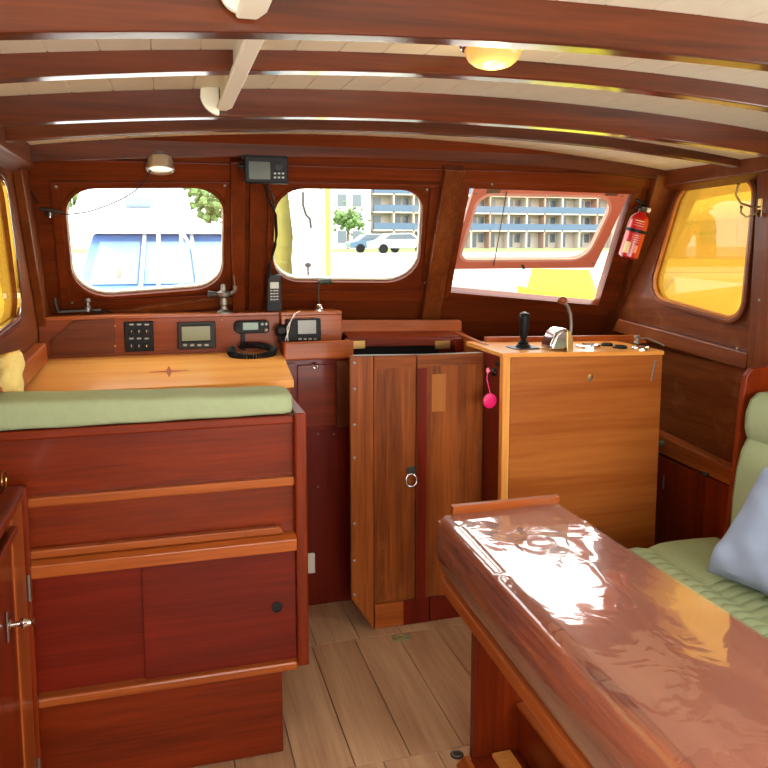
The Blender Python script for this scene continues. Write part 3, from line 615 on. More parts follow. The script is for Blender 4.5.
# spot light and its drooping cable
sq = W(160, 160, 0.03)
sl = thing('spot_lamp', sq); tag(sl, 'small brushed metal spot lamp under beam above left window', 'lamp')
M().lathe(sq + Vector((0, 0, .01)), (0, -.25, -1), [(0.036, 0), (0.042, 0.004), (0.050, 0.045), (0.046, 0.05), (0.040, 0.044)], 24).build('shade', mat('brushed_nickel', S(206, 200, 186), .3, metal=.8), sl)
M().box(sq.x - .012, sq.x + .012, sq.y - .01, sq.y + .02, sq.z + .005, sq.z + .03).build('bracket', M_steel, sl)
cbl = [W(152, 168, .045), W(146, 180, .05), W(135, 191, .05), W(122, 199, .05), W(106, 206, .048), W(88, 212, .046), W(70, 214.5, .04), W(60, 214, .03)]
lead = tag(M().tube(cbl, .0022, 6).build('lamp_lead', M_black), 'thin black lead drooping from spot lamp across left window', 'cable')
swb = thing('switch_cluster', W(52, 214, .02)); tag(swb, 'dark metal switch and fittings on panel left of window', 'switch')
M().lathe(W(50, 212, .0), WN, [(0.018, 0), (0.018, .010), (.010, .016), (.005, .03)], 14).build('switch_base', M_steel, swb)
M().tube([W(40, 209, .02), W(46, 209, .03), W(54, 211, .03), W(62, 213, .02)], .006, 8).build('clip', M_steel, swb)
M().tube([W(50, 213, .025), W(50, 218, .035)], .003, 8).build('toggle', M_chrome, swb)
M().tube([W(25, 178, .02), W(30, 190, .02), W(38, 204, .02)], .003, 8).build('wire', M_black, swb)

# ================================================================== NOOK LOCKER beside the double doors
nk = thing('side_locker', (0.59, 3.1, 0)); tag(nk, 'narrow dark mahogany locker with brass ring between desk and double doors', 'locker')
NY = 3.03
BX('carcass', mahd('z'), nk, 0.45, 0.722, NY, 3.112, 0.0, 1.04, 0.002)
fp = BX('flap', mah('x'), nk, 0.500, 0.655, NY - 0.008, NY, 0.765, 1.02, 0.003)
q = onY(315, 365.5, NY - .008); M().tube([q + Vector((.010 * math.cos(t), -.003, .010 * math.sin(t))) for t in [k * math.pi / 8 for k in range(16)]], .0028, 8, True).build('ring_pull', M_chrome, fp)
BX('stile', wallr('z'), nk, 0.662, 0.72, NY - 0.006, NY, 0.755, 1.03, 0.002)
BX('stile', mah('z'), nk, 0.452, 0.494, NY - 0.006, NY, 0.755, 1.03, 0.002)
BX('lower_panel', mahd('z'), nk, 0.452, 0.72, NY - 0.005, NY, 0.02, 0.745, 0.002)
m = M(); m.box(0.442, 0.724, NY - .045, NY - .03, 1.045, 1.118); m.build('tray_front', rail('x'), nk, bevel=0.007, seg=3)
BX('tray_floor', mah('x'), nk, 0.442, 0.724, NY - .03, 3.112, 1.042, 1.052, 0.001)
BX('tray_side', mah('y'), nk, 0.442, 0.452, NY - .03, 3.112, 1.052, 1.112, 0.003)
BX('tray_side', rail('y'), nk, 0.714, 0.724, NY - .03, 3.112, 1.052, 1.112, 0.003)
screws(nk, [onY(u, v, NY - .006) for u, v in ((300, 431), (318, 434), (334, 434), (318, 487))], (0, -1, 0), .004)
a, b_ = onY(303.5, 573, NY - .006), onY(314.5, 552, NY - .006)
sk = thing('white_socket', ((a.x + b_.x) / 2, NY - .01, a.z)); tag(sk, 'small white plastic socket low on the locker beside bench', 'socket')
M().box(a.x, b_.x, NY - .022, NY - .005, a.z, b_.z).build('plate', M_white, sk, bevel=.004)
M().box(a.x + .008, b_.x - .008, NY - .024, NY - .020, a.z + .02, b_.z - .02).build('insert', M_cream, sk, bevel=.001)

# ================================================================== DOUBLE DOORS
EY = 2.76
zt_ = P(352, 356, 'y', EY).z
dd = thing('double_doors', (0.95, EY, 0)); tag(dd, 'pair of worn teak companionway doors with ring handle and screwed edges', 'door')
xa, xm, xb = 0.745, P(417, 356, 'y', EY).x, P(484, 354, 'y', EY).x
# left hinge cheek running back to the locker
M().hexa([(0.728, EY, 0.0), (xa + .004, EY - .002, 0.0), (0.735, 3.028, 0.0), (0.722, 3.028, 0.0), (0.662, EY, 1.086), (xa - .06, EY - .002, 1.085), (0.735, 3.028, 1.047), (0.722, 3.028, 1.047)])
zz = 1.086
def dbx(nm, u0, v0, u1, v1, off, m_, par=dd, th=.02, bev=.002):
    pts_ = [onY(u0, v1, EY - off), onY(u1, v1, EY - off), onY(u1, v0, EY - off), onY(u0, v0, EY - off)]
    return M().prism(pts_, (0, th, 0)).build(nm, m_, par, bevel=bev)
ckp = [(0.655, EY, 1.086), (0.655, EY, 0.14), (0.745, EY, -0.0), (0.745, EY, 1.083)]
M().prism(ckp, (0, 0.02, 0)).build('hinge_stile', doorw('z'), dd, bevel=.002)
M().prism([(0.655, EY + .02, 0.14), (0.655, EY + .02, 1.08), (0.72, 3.028, 1.04), (0.72, 3.028, 0.0), (0.745, EY + .02, 0)], (0.012, 0, 0)).build('cheek', mahd('z'), dd)
ldr = M().box(0.747, xm - .004, EY, EY + .02, 0.105, 1.082).build('door_leaf', doorw('z'), dd, bevel=.002)
M().box(0.747, xm - .004, EY - .004, EY, 1.035, 1.0825).build('top_rail', doorw('x'), ldr, bevel=.001)
M().box(0.749, xm - .05, EY - .001, EY + .02, 0.003, 0.102).build('kick_rail', rail('x'), ldr, bevel=.001)
M().box(xm - .052, xm + .055, EY - .003, EY + .018, 0.003, 0.104).build('kick_block', mahd('z'), dd, bevel=.001)
M().box(0.758, 0.80, EY - .003, EY, 0.11, 1.03).build('edge_strip', doorw('z'), ldr, bevel=.001)
rdr = M().box(xm, xb, EY, EY + .02, 0.105, 1.079).build('door_leaf', doorw('z'), dd, bevel=.002)
M().box(xm, xb, EY - .004, EY, 1.035, 1.0795).build('top_rail', doorw('x'), rdr, bevel=.001)
M().box(xm + .002, xm + .04, EY - .004, EY, 0.105, 1.03).build('edge_strip', mahd('z'), rdr, bevel=.001)
M().box(xm + .06, xb, EY, EY + .02, 0.003, 0.102).build('kick_rail', mahd('x'), rdr, bevel=.001)
a, b_ = onY(432, 412, EY - .003), onY(446, 374, EY - .003)
M().box(a.x, b_.x, EY - .0015, EY + .001, a.z, b_.z).build('patch', wood('patch_wood', S(158, 94, 42), S(180, 112, 56), 'z', coat=.2), rdr)
q = onY(411, 470, EY)
hp = M().box(q.x - .018, q.x + .018, EY - .006, EY, q.z - .014, q.z + .014).build('handle_plate', M_steel, ldr, bevel=.002)
q = onY(411, 480, EY - .008); M().tube([q + Vector((.022 * math.cos(t), -.004 * (1 - math.sin(t)), .024 * math.sin(t))) for t in [k * math.pi / 12 for k in range(24)]], .0038, 10, True).build('ring_handle', M_chrome, dd)
screws(dd, [onY(354.5, v, EY) for v in (363, 389, 425, 458, 524, 561, 595)] + [onY(485, v, EY) for v in (382, 415, 445, 473)], (0, -1, 0), .0065)
M().tube([onY(353, 356, EY + .002), onY(386, 355.5, EY + .002), onY(420, 355, EY + .002), onY(484, 353, EY + .002)], .004, 8).build('nosing', M_dull, dd)
BX('sill_backing', M_dark, dd, 0.75, xb, EY + .03, EY + .05, 0.002, 1.0, 0)

# ================================================================== SLIDING HATCH behind the doors
ha = thing('sliding_hatch', (0.97, 3.15, 1.03)); tag(ha, 'varnished sliding hatch lid with two brass hinges over dark opening', 'hatch')
a, b_ = P(340, 335, 'y', 3.2), P(461, 320, 'y', 3.2)
M().prism(round_loop([(a.x, 3.19, 1.12), (b_.x, 3.19, 1.106), (b_.x, 3.19, 1.166), (a.x, 3.19, 1.180)], [.003, .012, .014, .003], 4), (0, 0.022, 0)).build('rear_board', rail('x'), ha, bevel=.002)
M().hexa([(a.x + .01, 3.10, 1.10), (b_.x, 3.10, 1.088), (b_.x, 3.19, 1.10), (a.x + .01, 3.19, 1.115), (a.x + .01, 3.10, 1.118), (b_.x, 3.10, 1.104), (b_.x, 3.19, 1.118), (a.x + .01, 3.19, 1.132)]).build('lid_board', mah('x'), ha, bevel=.006, seg=3)
M().hexa([(.74, 3.075, 1.078), (1.222, 3.075, 1.068), (1.222, 3.095, 1.068), (.74, 3.095, 1.078), (.74, 3.075, 1.108), (1.222, 3.075, 1.096), (1.222, 3.095, 1.096), (.74, 3.095, 1.108)]).build('front_board', mah('x'), ha, bevel=.003)
for u0, u1 in ((350, 365), (435, 450)):
    a, b_ = onY(u0, 349, 3.074), onY(u1, 340.5, 3.074)
    M().box(a.x, b_.x, 3.071, 3.076, a.z, b_.z).build('brass_hinge', M_brass, ha, bevel=.001)
BX('slide_block', mahd('x'), ha, 1.19, 1.225, 3.06, 3.10, 1.03, 1.10, .002)
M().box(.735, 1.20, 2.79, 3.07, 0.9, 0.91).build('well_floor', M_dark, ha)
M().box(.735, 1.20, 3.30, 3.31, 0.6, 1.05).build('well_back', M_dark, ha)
M().hexa([(1.215, 2.80, 1.02), (1.235, 2.80, 1.02), (1.252, 3.22, 1.02), (1.232, 3.22, 1.02), (1.215, 2.80, 1.105), (1.235, 2.80, 1.105), (1.252, 3.22, 1.118), (1.232, 3.22, 1.118)]).build('coaming', rail('y'), ha, bevel=.003)

# ================================================================== STEERING CONSOLE
GY = 2.575
sc2 = thing('steering_console', (1.53, 2.75, 0)); tag(sc2, 'tall honey-coloured teak steering console right of the double doors', 'console')
gx0, gx1 = 1.19, 1.872; gz = 1.10
BX('front_panel', cons('x'), sc2, gx0 + .032, gx1, GY, GY + .02, 0.003, 1.083, .002)
BX('corner_trim', gold('z'), sc2, gx0, gx0 + .031, GY - .002, GY + .03, 0.003, 1.088, .004)
BX('side_panel', mahd('z'), sc2, gx0, gx0 + .018, GY + .031, 2.755, 0.003, 1.085, .002)
BX('side_panel', mahd('z'), sc2, gx1 - .02, gx1, GY + .021, 2.92, 0.003, 1.075, .002)
M().hexa([(gx0 - .004, GY - .006, 1.086), (gx1 + .004, GY - .006, 1.07), (gx1 + .004, 2.93, 1.07), (gx0 - .004, 2.93, 1.086), (gx0 - .004, GY - .006, 1.104), (gx1 + .004, GY - .006, 1.086), (gx1 + .004, 2.93, 1.086), (gx0 - .004, 2.93, 1.104)]).build('worktop', gold('x'), sc2, bevel=.003)
M().hexa([(1.262, 2.90, 1.10), (2.03, 2.90, 1.07), (2.03, 2.925, 1.07), (1.262, 2.925, 1.10), (1.262, 2.90, 1.122), (2.0, 2.90, 1.106), (2.0, 2.925, 1.106), (1.262, 2.925, 1.122)]).build('fiddle', rail('x'), sc2, bevel=.003)
q = onY(590, 377, GY); M().lathe(q, (0, -1, 0), [(.011, 0), (.011, .003), (.005, .004)], 14).build('keyhole_cover', M_brass, sc2)
M().box(q.x - .004, q.x + .004, GY - .005, GY - .001, q.z - .018, q.z).build('cover_flap', M_dull, sc2, bevel=.001)
q = onY(654, 370, GY); M().bar(q + Vector((-.01, -.002, -.045)), q + Vector((.004, -.002, .04)), .008, .003, (0, -1, 0)).build('bolt', M_dull, sc2, bevel=.001)
# ignition: key, tag, switch
ig = thing('ignition_switch', (gx0, 2.63, 1.02)); tag(ig, 'black ignition switch with key on the side of steering console', 'switch')
q = P(495, 372, 'x', gx0); M().lathe(q, (-1, 0, 0), [(.016, 0), (.016, .006), (.010, .014), (.006, .016)], 16).build('barrel', M_black, ig)
q2 = P(490, 371, 'x', gx0 - .035); M().tube([q, q2, q2 + Vector((-.012, -.004, .004))], .004, 6).build('key', M_brass, ig)
q3 = P(498, 364, 'x', gx0); M().box(q3.x - .003, q3.x, q3.y - .018, q3.y + .018, q3.z - .008, q3.z + .008).build('label_plate', M_black, ig)
kt = thing('key_tag', q2 + Vector((-.01, 0, -.12))); tag(kt, 'round pink key tag hanging from ignition key', 'key tag')
tq = P(490, 401, 'x', gx0 - .036); 
M().tube([q2 + Vector((-.012, -.004, 0)), q2 + Vector((-.014, -.004, -.03)), tq + Vector((0, 0, .028))], .0022, 6).build('cord', M_pink, kt)
M().lathe(tq + Vector((0, .002, 0)), (0.12, -1, 0), [(.029, -.002), (.028, 0), (.028, .003), (.025, .005), (.006, .005)], 28).build('disc', M_pink, kt)
M().ball(q2 + Vector((-.012, -.008, .004)), .008, (1, .6, 1.3)).build('key_bow', mat('pink_plastic', S(236, 120, 150), .4), kt)
# throttle
tb = P(529, 350, 'z', gz); tz = 1.099
th_ = thing('black_throttle', (tb.x, tb.y + .04, tz)); tag(th_, 'black handled lever with round boot on left of console top', 'lever')
tb = Vector((tb.x, tb.y + .05, tz))
M().prism(round_loop([tb + Vector(q) for q in ((-.055, -.04, 0), (.055, -.04, 0), (.055, .05, 0), (-.055, .05, 0))], .01), (0, 0, .006)).build('base_plate', M_dgrey, th_, bevel=.002)
M().lathe(tb + Vector((0, 0, .006)), (0, 0, 1), [(.032, 0), (.026, .006), (.026, .010), (.020, .013), (.022, .017), (.014, .024), (.011, .032), (.008, .036)], 24).build('boot', M_black, th_)
M().lathe(tb + Vector((0, 0, .040)), (0.03, 0, 1), [(.012, 0), (.016, .008), (.017, .03), (.021, .066), (.022, .088), (.017, .098), (.005, .100)], 24).build('grip', M_black, th_)
M().lathe(tb + Vector((.003, 0, .139)), (0.03, 0, 1), [(.008, 0), (.008, .003), (.003, .004)], 14).build('cap', M_dull, th_)
# chrome control head
cb0 = P(564, 350, 'z', gz); cb0 = Vector((cb0.x, cb0.y + .05, 1.095))
ch = thing('engine_control', cb0); tag(ch, 'chrome single-lever engine control with slanted rod on console top', 'engine control')
prof = [Vector((-.055, 0, 0)), Vector((-.050, 0, .03)), Vector((-.030, 0, .072)), Vector((-.005, 0, .088)), Vector((.02, 0, .085)), Vector((.035, 0, .06)), Vector((.042, 0, .0))]
M().prism([cb0 + p + Vector((0, .045, 0)) for p in prof], (0, -.09, 0)).build('housing', M_chrome, ch, bevel=.014, seg=4, smooth=True)
M().prism([cb0 + Vector(q) for q in ((.012, -.047, .0), (.040, -.047, 0), (.036, -.047, .055), (.022, -.047, .078), (.012, -.047, .075))], (0, -.004, 0)).build('brass_plate', M_brass, ch, bevel=.002)
M().lathe(cb0 + Vector((.042, 0, .035)), (1, 0, 0), [(.026, 0), (.026, .008), (.018, .014), (.008, .016)], 20).build('hub', M_brass, ch)
lv = [cb0 + Vector((.052, 0, .03)), cb0 + Vector((.056, -.002, .09)), cb0 + Vector((.05, -.004, .135)), cb0 + Vector((.036, -.006, .168)), cb0 + Vector((.020, -.006, .184))]
M().tube(lv, .0065, 10).build('lever_rod', M_dull, ch)
M().ball(cb0 + Vector((.012, -.006, .192)), .017, (1.15, 1, .9)).build('lever_knob', wood('knob_wood', S(120, 62, 32), S(150, 84, 44), 'z'), ch)
# gauges set into the console top
def gauge(u, v, r, label, rim, face):
    q = P(u, v, 'z', 1.095); g = thing('gauge', q); tag(g, label, 'gauge'); q.z = 1.0955 - (q.x - 1.19) * .026 / 1
    q.z = 1.104 - (q.x - (gx0 - .004)) / (gx1 - gx0 + .008) * .018
    WL[g.name] = q.copy(); g.location = q
    M().lathe(q, (0, 0, 1), [(r, 0), (r, .008), (r * .85, .011), (r * .8, .007)], 28).build('rim', rim, g)
    M().lathe(q, (0, 0, 1), [(r * .8, .004), (r * .8, .0065), (r * .2, .0068)], 28).build('dial', face, g)
    M().box(q.x - .001, q.x + .001, q.y - r * .1, q.y + r * .65, q.z + .0068, q.z + .0078).build('needle', M_red, g)
gauge(588, 346.5, .050, 'large white-dial gauge nearest the chrome engine control', M_chrome, M_white)
gauge(607, 344.5, .024, 'small dark gauge just right of the large white dial', M_black, M_dark)
gauge(620, 346.8, .028, 'black-rimmed gauge with red needle between two paler gauges', M_black, M_dgrey)
gauge(641, 347.5, .036, 'chrome-rimmed gauge at the right end of console top', M_chrome, M_dgrey)
kb_ = P(637, 341, 'z', 1.10); kk = thing('brass_tap', kb_); kb_.z = 1.09; WL[kk.name] = kb_.copy(); kk.location = kb_; tag(kk, 'small metal tap fitting in the back right corner of console', 'fitting')
M().lathe(kb_, (0, 0, 1), [(.014, 0), (.014, .006), (.008, .010), (.008, .022), (.013, .026), (.010, .034)], 14).build('stem', M_dull, kk)
M().tube([kb_ + Vector((0, 0, .02)), kb_ + Vector((.03, -.03, .024)), kb_ + Vector((.05, -.07, .01)), kb_ + Vector((.06, -.10, .0))], .004, 8).build('wire', M_dull, kk)

# ================================================================== RIGHT WALL LOWER LOCKER
rk = thing('side_cupboard', (2.0, 2.6, 0)); tag(rk, 'low dark cupboard with two doors against right wall behind settee', 'cupboard')
RX = 2.05
M().hexa([(RX, 2.34, 0.585), (XR - .014, 2.34, 0.585), (XR - .014, 2.89, 0.60), (RX, 2.89, 0.60), (RX, 2.34, 0.648), (XR - .014, 2.34, 0.648), (XR - .014, 2.89, 0.683), (RX, 2.89, 0.683)]).build('top_rail', rail('y'), rk, bevel=.004)
BX('carcass', mahd('y'), rk, RX + .014, XR - .014, 2.18, 2.89, 0.003, 0.585, 0)
for y0, y1 in ((2.18, 2.520), (2.528, 2.86)):
    d_ = BX('door', mah('z'), rk, RX, RX + .013, y0, y1, 0.06, 0.582, .003)
q = P(663, 443, 'x', RX); M().lathe(q, (-1, 0, 0), [(.013, 0), (.013, .004), (.008, .008), (.012, .014), (.004, .018)], 12).build('latch', M_dull, rk)
q = P(706, 474, 'x', RX); M().box(RX - .01, RX, q.y - .018, q.y + .018, q.z - .008, q.z + .008).build('latch', M_steel, rk, bevel=.002)
q = P(664, 482, 'x', RX); M().box(RX - .004, RX, q.y - .004, q.y + .004, q.z - .03, q.z + .03).build('bolt', M_dull, rk, bevel=.001)

# ================================================================== FIRE EXTINGUISHER on the right corner post
e0 = P(627.5, 258, 'y', 2.93); e1 = P(642, 212, 'y', 2.90)
fe = thing('fire_extinguisher', e0); tag(fe, 'small red fire extinguisher strapped to the right corner post', 'extinguisher')
ax = (e1 - e0); EL = ax.length; axn = ax.normalized(); er = .042
M().lathe(e0, axn, [(er * .7, 0), (er, .008), (er, EL * .80), (er * .85, EL * .89), (er * .45, EL * .97), (er * .36, EL)], 28).build('cylinder', M_red, fe)
M().lathe(e0 + axn * (EL), axn, [(.014, 0), (.018, .006), (.018, .02), (.010, .026)], 16).build('valve', M_steel, fe)
sd_ = axn.cross(Vector((0, 1, 0))).normalized()
M().bar(e1 + axn * .028 - sd_ * .012, e1 + axn * .045 + sd_ * .045, .018, .007).build('lever', M_black, fe, bevel=.002)
M().bar(e1 + axn * .016 - sd_ * .005, e1 + axn * .012 + sd_ * .038, .016, .006).build('carry_handle', M_black, fe, bevel=.002)
M().lathe(e1 + axn * .014 - sd_ * .012, -sd_, [(.010, 0), (.010, .014), (.012, .016), (.012, .02)], 14).build('pressure_gauge', M_white, fe)
M().lathe(e0 + axn * EL * .56, axn, [(er + .001, 0), (er + .003, .001), (er + .003, .013), (er + .001, .014)], 28).build('strap', M_black, fe)
M().bar(e0 + axn * (EL * .56 + .007) - sd_ * (er), e0 + axn * (EL * .56 + .007) - sd_ * (er + .018), .012, .008, (0, 1, 0)).build('buckle', M_black, fe)
fdir = Vector((-0.35, -1, .25)); fdir = (fdir - axn * fdir.dot(axn)).normalized(); fs = axn.cross(fdir)
def curved_label(nm, a0, a1, h0, h1, m_, lift=.0006):
    mm_ = M(); mm_.sm = True; n_ = 10; A = []
    for k in range(n_ + 1):
        a = a0 + (a1 - a0) * k / n_; d_ = fdir * math.cos(a) + fs * math.sin(a)
        A.append([mm_.b.verts.new(e0 + axn * h * EL + d_ * (er + lf)) for h in (h0, h1) for lf in (0, lift)])
    for a, c in zip(A, A[1:]):
        mm_.b.faces.new((a[1], c[1], c[3], a[3])); mm_.b.faces.new((a[0], a[2], c[2], c[0]))
        mm_.b.faces.new((a[0], c[0], c[1], a[1])); mm_.b.faces.new((a[2], a[3], c[3], c[2]))
    mm_.b.faces.new((A[0][0], A[0][1], A[0][3], A[0][2])); mm_.b.faces.new((A[-1][0], A[-1][2], A[-1][3], A[-1][1]))
    return mm_.build(nm, m_, fe)
M_lab = mat('printed_label', S(232, 208, 150), .4)
M_lab2 = mat('pale_red_print', S(236, 150, 130), .4)
curved_label('instruction_label', -.9, -.3, .10, .34, M_lab)
curved_label('print_block', .1, .5, .14, .30, M_lab2)
for k in range(4): curved_label('print_line', -.4, .5, .36 + k * .045, .372 + k * .045, M_lab2)
for k in range(3): curved_label('print_line', -.6, .4, .70 + k * .05, .715 + k * .05, M_lab if k == 2 else M_lab2)
q = P(652, 208, 'y', 2.93)
M().prism([e1 + Vector(v_) for v_ in ((.02, .05, .03), (.05, .05, .03), (.05, .05, -.05), (.035, .05, -.075), (.02, .05, -.06))], (0, .008, 0)).build('wall_bracket', M_dull, fe, bevel=.002)

# ================================================================== COAT HOOKS
hk = thing('coat_hook', P(760, 205, 'x', XR - .052)); tag(hk, 'dark brass double coat hook on the post by amber window', 'hook')
hb_ = P(760, 207, 'x', XR - .051)
M().bar(hb_ + Vector((0, 0, -.035)), hb_ + Vector((0, 0, .03)), .02, .004, (-1, 0, 0)).build('back_plate', M_brass, hk, bevel=.004)
HS = lambda pts: [hb_ + Vector(p) for p in pts]
mh = mat('antique_brass', S(120, 96, 60), .35, metal=.9)
M().tube(HS([(0, 0, 0), (-.02, .015, .0), (-.05, .04, .015), (-.065, .05, .045), (-.06, .045, .08)]), .004, 8).build('long_prong', mh, hk)
M().tube(HS([(0, 0, -.01), (-.02, .01, -.03), (-.04, .02, -.035), (-.055, .03, -.02), (-.055, .03, -.002)]), .004, 8).build('short_prong', mh, hk)
M().tube(HS([(0, 0, -.01), (-.02, -.02, -.03), (-.04, -.04, -.035), (-.055, -.05, -.02)]), .004, 8).build('short_prong', mh, hk)
for p in ((-.06, .045, .083), (-.055, .03, .001), (-.055, -.05, -.017)): M().ball(hb_ + Vector(p), .006).build('tip', mh, hk)

# ================================================================== TABLE
tb_ = thing('saloon_table', (0.9, 1.1, 0)); tag(tb_, 'long drop-leaf mahogany saloon table under glossy clear plastic cover', 'table')
ZT = 0.75
def tx0(y): return 0.752 - (1.95 - y) * 0.032
def tx1(y): return 1.078 + (1.95 - y) * 0.012
YT0, YT1 = 0.25, 1.95
tabw = wood('table_top_wood', S(160, 84, 60), S(196, 124, 94), 'y', rough=.3, coat=.6)
M().hexa([(tx0(YT0), YT0, ZT - .022), (tx1(YT0), YT0, ZT - .022), (tx1(YT1), YT1, ZT - .022), (tx0(YT1), YT1, ZT - .022), (tx0(YT0), YT0, ZT), (tx1(YT0), YT0, ZT), (tx1(YT1), YT1, ZT), (tx0(YT1), YT1, ZT)]).build('table_top', tabw, tb_, bevel=.003)
stripe = wood('striped_mahogany', S(104, 36, 12), S(200, 104, 48), 'y', rough=.3, coat=.2, scale=1.0, contrast=1.7)
# hanging leaf: bulging section swept along y
def leaf_sec(y, off=0.0):
    xt = tx0(y)
    zs = [0.749, 0.738, 0.70, 0.65, 0.61, 0.57]; xo = [-.020, -.034, -.043, -.044, -.036, -.016]
    return [Vector((xt + a - off, y, z)) for a, z in zip(xo, zs)]
def sweep(fa, ya, yb, th, n=2, nm='x', m_=None, par=None):
    mm_ = M(); mm_.sm = True; rr = []
    for k in range(n + 1):
        y = ya + (yb - ya) * k / n; s_ = fa(y); back = [p + Vector((th, 0, 0)) for p in reversed(s_)]
        rr.append([mm_.b.verts.new(p) for p in s_ + back])
    L_ = len(rr[0])
    for a, c in zip(rr, rr[1:]):
        for j in range(L_): mm_.b.faces.new((a[j], a[(j + 1) % L_], c[(j + 1) % L_], c[j]))
    mm_.b.faces.new(rr[0]); mm_.b.faces.new(list(reversed(rr[-1])))
    return mm_.build(nm, m_, par)
sweep(leaf_sec, YT0, YT1 - .005, .02, 4, 'drop_leaf', stripe, tb_)
M().hexa([(tx0(YT0) - .034, YT0, .548), (tx0(YT0) + .03, YT0, .548), (tx0(YT1 - .01) + .03, YT1 - .01, .533), (tx0(YT1 - .01) - .034, YT1 - .01, .533), (tx0(YT0) - .030, YT0, .57), (tx0(YT0) + .03, YT0, .57), (tx0(YT1 - .01) + .03, YT1 - .01, .568), (tx0(YT1 - .01) - .030, YT1 - .01, .568)]).build('lower_moulding', rail('y'), tb_, bevel=.006, seg=3)
BX('end_fiddle', rail('x'), tb_, .752, 1.082, YT1 - .012, YT1 + .008, .75, .775, .002)
BX('leaf_end_strip', rail('z'), tb_, .712, .722, YT1 - .02, YT1 + .004, .625, .735, .003)
BX('end_panel', mah('x'), tb_, .76, 1.07, 1.90, 1.93, .54, .727, .002)
M().hexa([(.79, YT0, .56), (1.05, YT0, .56), (1.05, 1.90, .56), (.79, 1.90, .56), (.79, YT0, .726), (1.05, YT0, .726), (1.05, 1.90, .726), (.79, 1.90, .726)]).build('leaf_box', mahd('y'), tb_)
# pedestal board
BX('pedestal', mah('z'), tb_, .818, 1.06, 1.92, 1.955, .003, .56, .004)
BX('pedestal', mah('z'), tb_, .818, 1.06, .35, .38, .003, .56, .004)
# trough between the pedestals: long side rails with a lower shelf
tr_ = P(517, 705, 'y', 1.92)
M().box(tr_.x, tr_.x + .02, .385, 1.915, .003, tr_.z).build('trough_side', mah('y'), tb_, bevel=.004)
M().box(tr_.x - .006, tr_.x + .024, .385, 1.915, tr_.z, tr_.z + .012).build('trough_rail', rail('y'), tb_, bevel=.004)
BX('foot_plate', mah('x'), tb_, .80, tr_.x, 1.55, 1.918, .003, .022, .003)
fb = P(505, 759, 'z', .03)
BX('foot_block', gold('x'), tb_, fb.x - .028, fb.x + .03, fb.y - .05, fb.y + .03, .0225, .034, .002)
M().hexa([(.765, 1.60, .003), (.80, 1.60, .003), (.80, 1.93, .003), (.765, 1.93, .003), (.785, 1.61, .035), (.80, 1.61, .035), (.80, 1.92, .035), (.785, 1.92, .035)]).build('foot_wedge', rail('y'), tb_, bevel=.003)
# clear plastic cover: crumpled sheet over top and leaf
def vinyl():
    m = bpy.data.materials.new('clear_vinyl'); m.use_nodes = True; nt = m.node_tree; nt.nodes.clear()
    o = nt.nodes.new('ShaderNodeOutputMaterial'); t = nt.nodes.new('ShaderNodeBsdfTransparent'); g = nt.nodes.new('ShaderNodeBsdfGlossy'); mx = nt.nodes.new('ShaderNodeMixShader')
    lw = nt.nodes.new('ShaderNodeLayerWeight'); pw = nt.nodes.new('ShaderNodeMath'); pw.operation = 'POWER'; pw.inputs[1].default_value = 2.6
    mu = nt.nodes.new('ShaderNodeMath'); mu.operation = 'MULTIPLY_ADD'; mu.inputs[1].default_value = 0.9; mu.inputs[2].default_value = 0.05; mu.use_clamp = True
    nt.links.new(lw.outputs['Facing'], pw.inputs[0])
    t.inputs[0].default_value = (.96, .96, .97, 1); g.inputs['Roughness'].default_value = .03
    nt.links.new(pw.outputs[0], mu.inputs[0]); nt.links.new(mu.outputs[0], mx.inputs[0])
    tc = nt.nodes.new('ShaderNodeTexCoord'); n = nt.nodes.new('ShaderNodeTexNoise'); n.inputs['Scale'].default_value = 8; n.inputs['Detail'].default_value = 2.6; n.inputs['Distortion'].default_value = 1.0
    bp = nt.nodes.new('ShaderNodeBump'); bp.inputs['Strength'].default_value = .3; bp.inputs['Distance'].default_value = .006
    nt.links.new(tc.outputs['Object'], n.inputs[0]); nt.links.new(n.outputs['Fac'], bp.inputs['Height'])
    nt.links.new(bp.outputs[0], g.inputs['Normal']); nt.links.new(bp.outputs[0], lw.inputs['Normal'])
    df = nt.nodes.new('ShaderNodeBsdfDiffuse'); df.inputs[0].default_value = (.85, .8, .82, 1); m2 = nt.nodes.new('ShaderNodeMixShader'); m2.inputs[0].default_value = .06
    nt.links.new(t.outputs[0], m2.inputs[1]); nt.links.new(df.outputs[0], m2.inputs[2])
    nt.links.new(m2.outputs[0], mx.inputs[1]); nt.links.new(g.outputs[0], mx.inputs[2]); nt.links.new(mx.outputs[0], o.inputs[0])
    return m
from mathutils import noise as mn
mm = M(); mm.sm = True; NU, NV = 34, 90; G = []
for j in range(NV + 1):
    y = YT0 + (YT1 - .013 - YT0) * j / NV; row = []
    sec = [Vector((tx1(y) + .004, y, .742))] + [Vector((tx1(y) + (tx0(y) - tx1(y)) * t, y, ZT + .0025)) for t in [k / 22 for k in range(23)]] + [p + Vector((-.004, 0, .0025 if k_ == 0 else 0)) for k_, p in enumerate(leaf_sec(y))]
    for i, p in enumerate(sec):
        h = mn.noise(Vector((p.x * 9, p.y * 5, 3))) * .0016 + mn.noise(Vector((p.x * 22 + 5, p.y * 14, 1))) * .0007
        q = p.copy()
        if 1 <= i <= 23: q.z += h + .0008
        else: q.x -= abs(h) * .6
        row.append(mm.b.verts.new(q))
    G.append(row)
for a, c in zip(G, G[1:]):
    for i in range(len(a) - 1): mm.b.faces.new((a[i], a[i + 1], c[i + 1], c[i]))
cvr = tag(mm.build('plastic_table_cover', vinyl()), 'clear creased plastic sheet draped over the long saloon table', 'table cover')

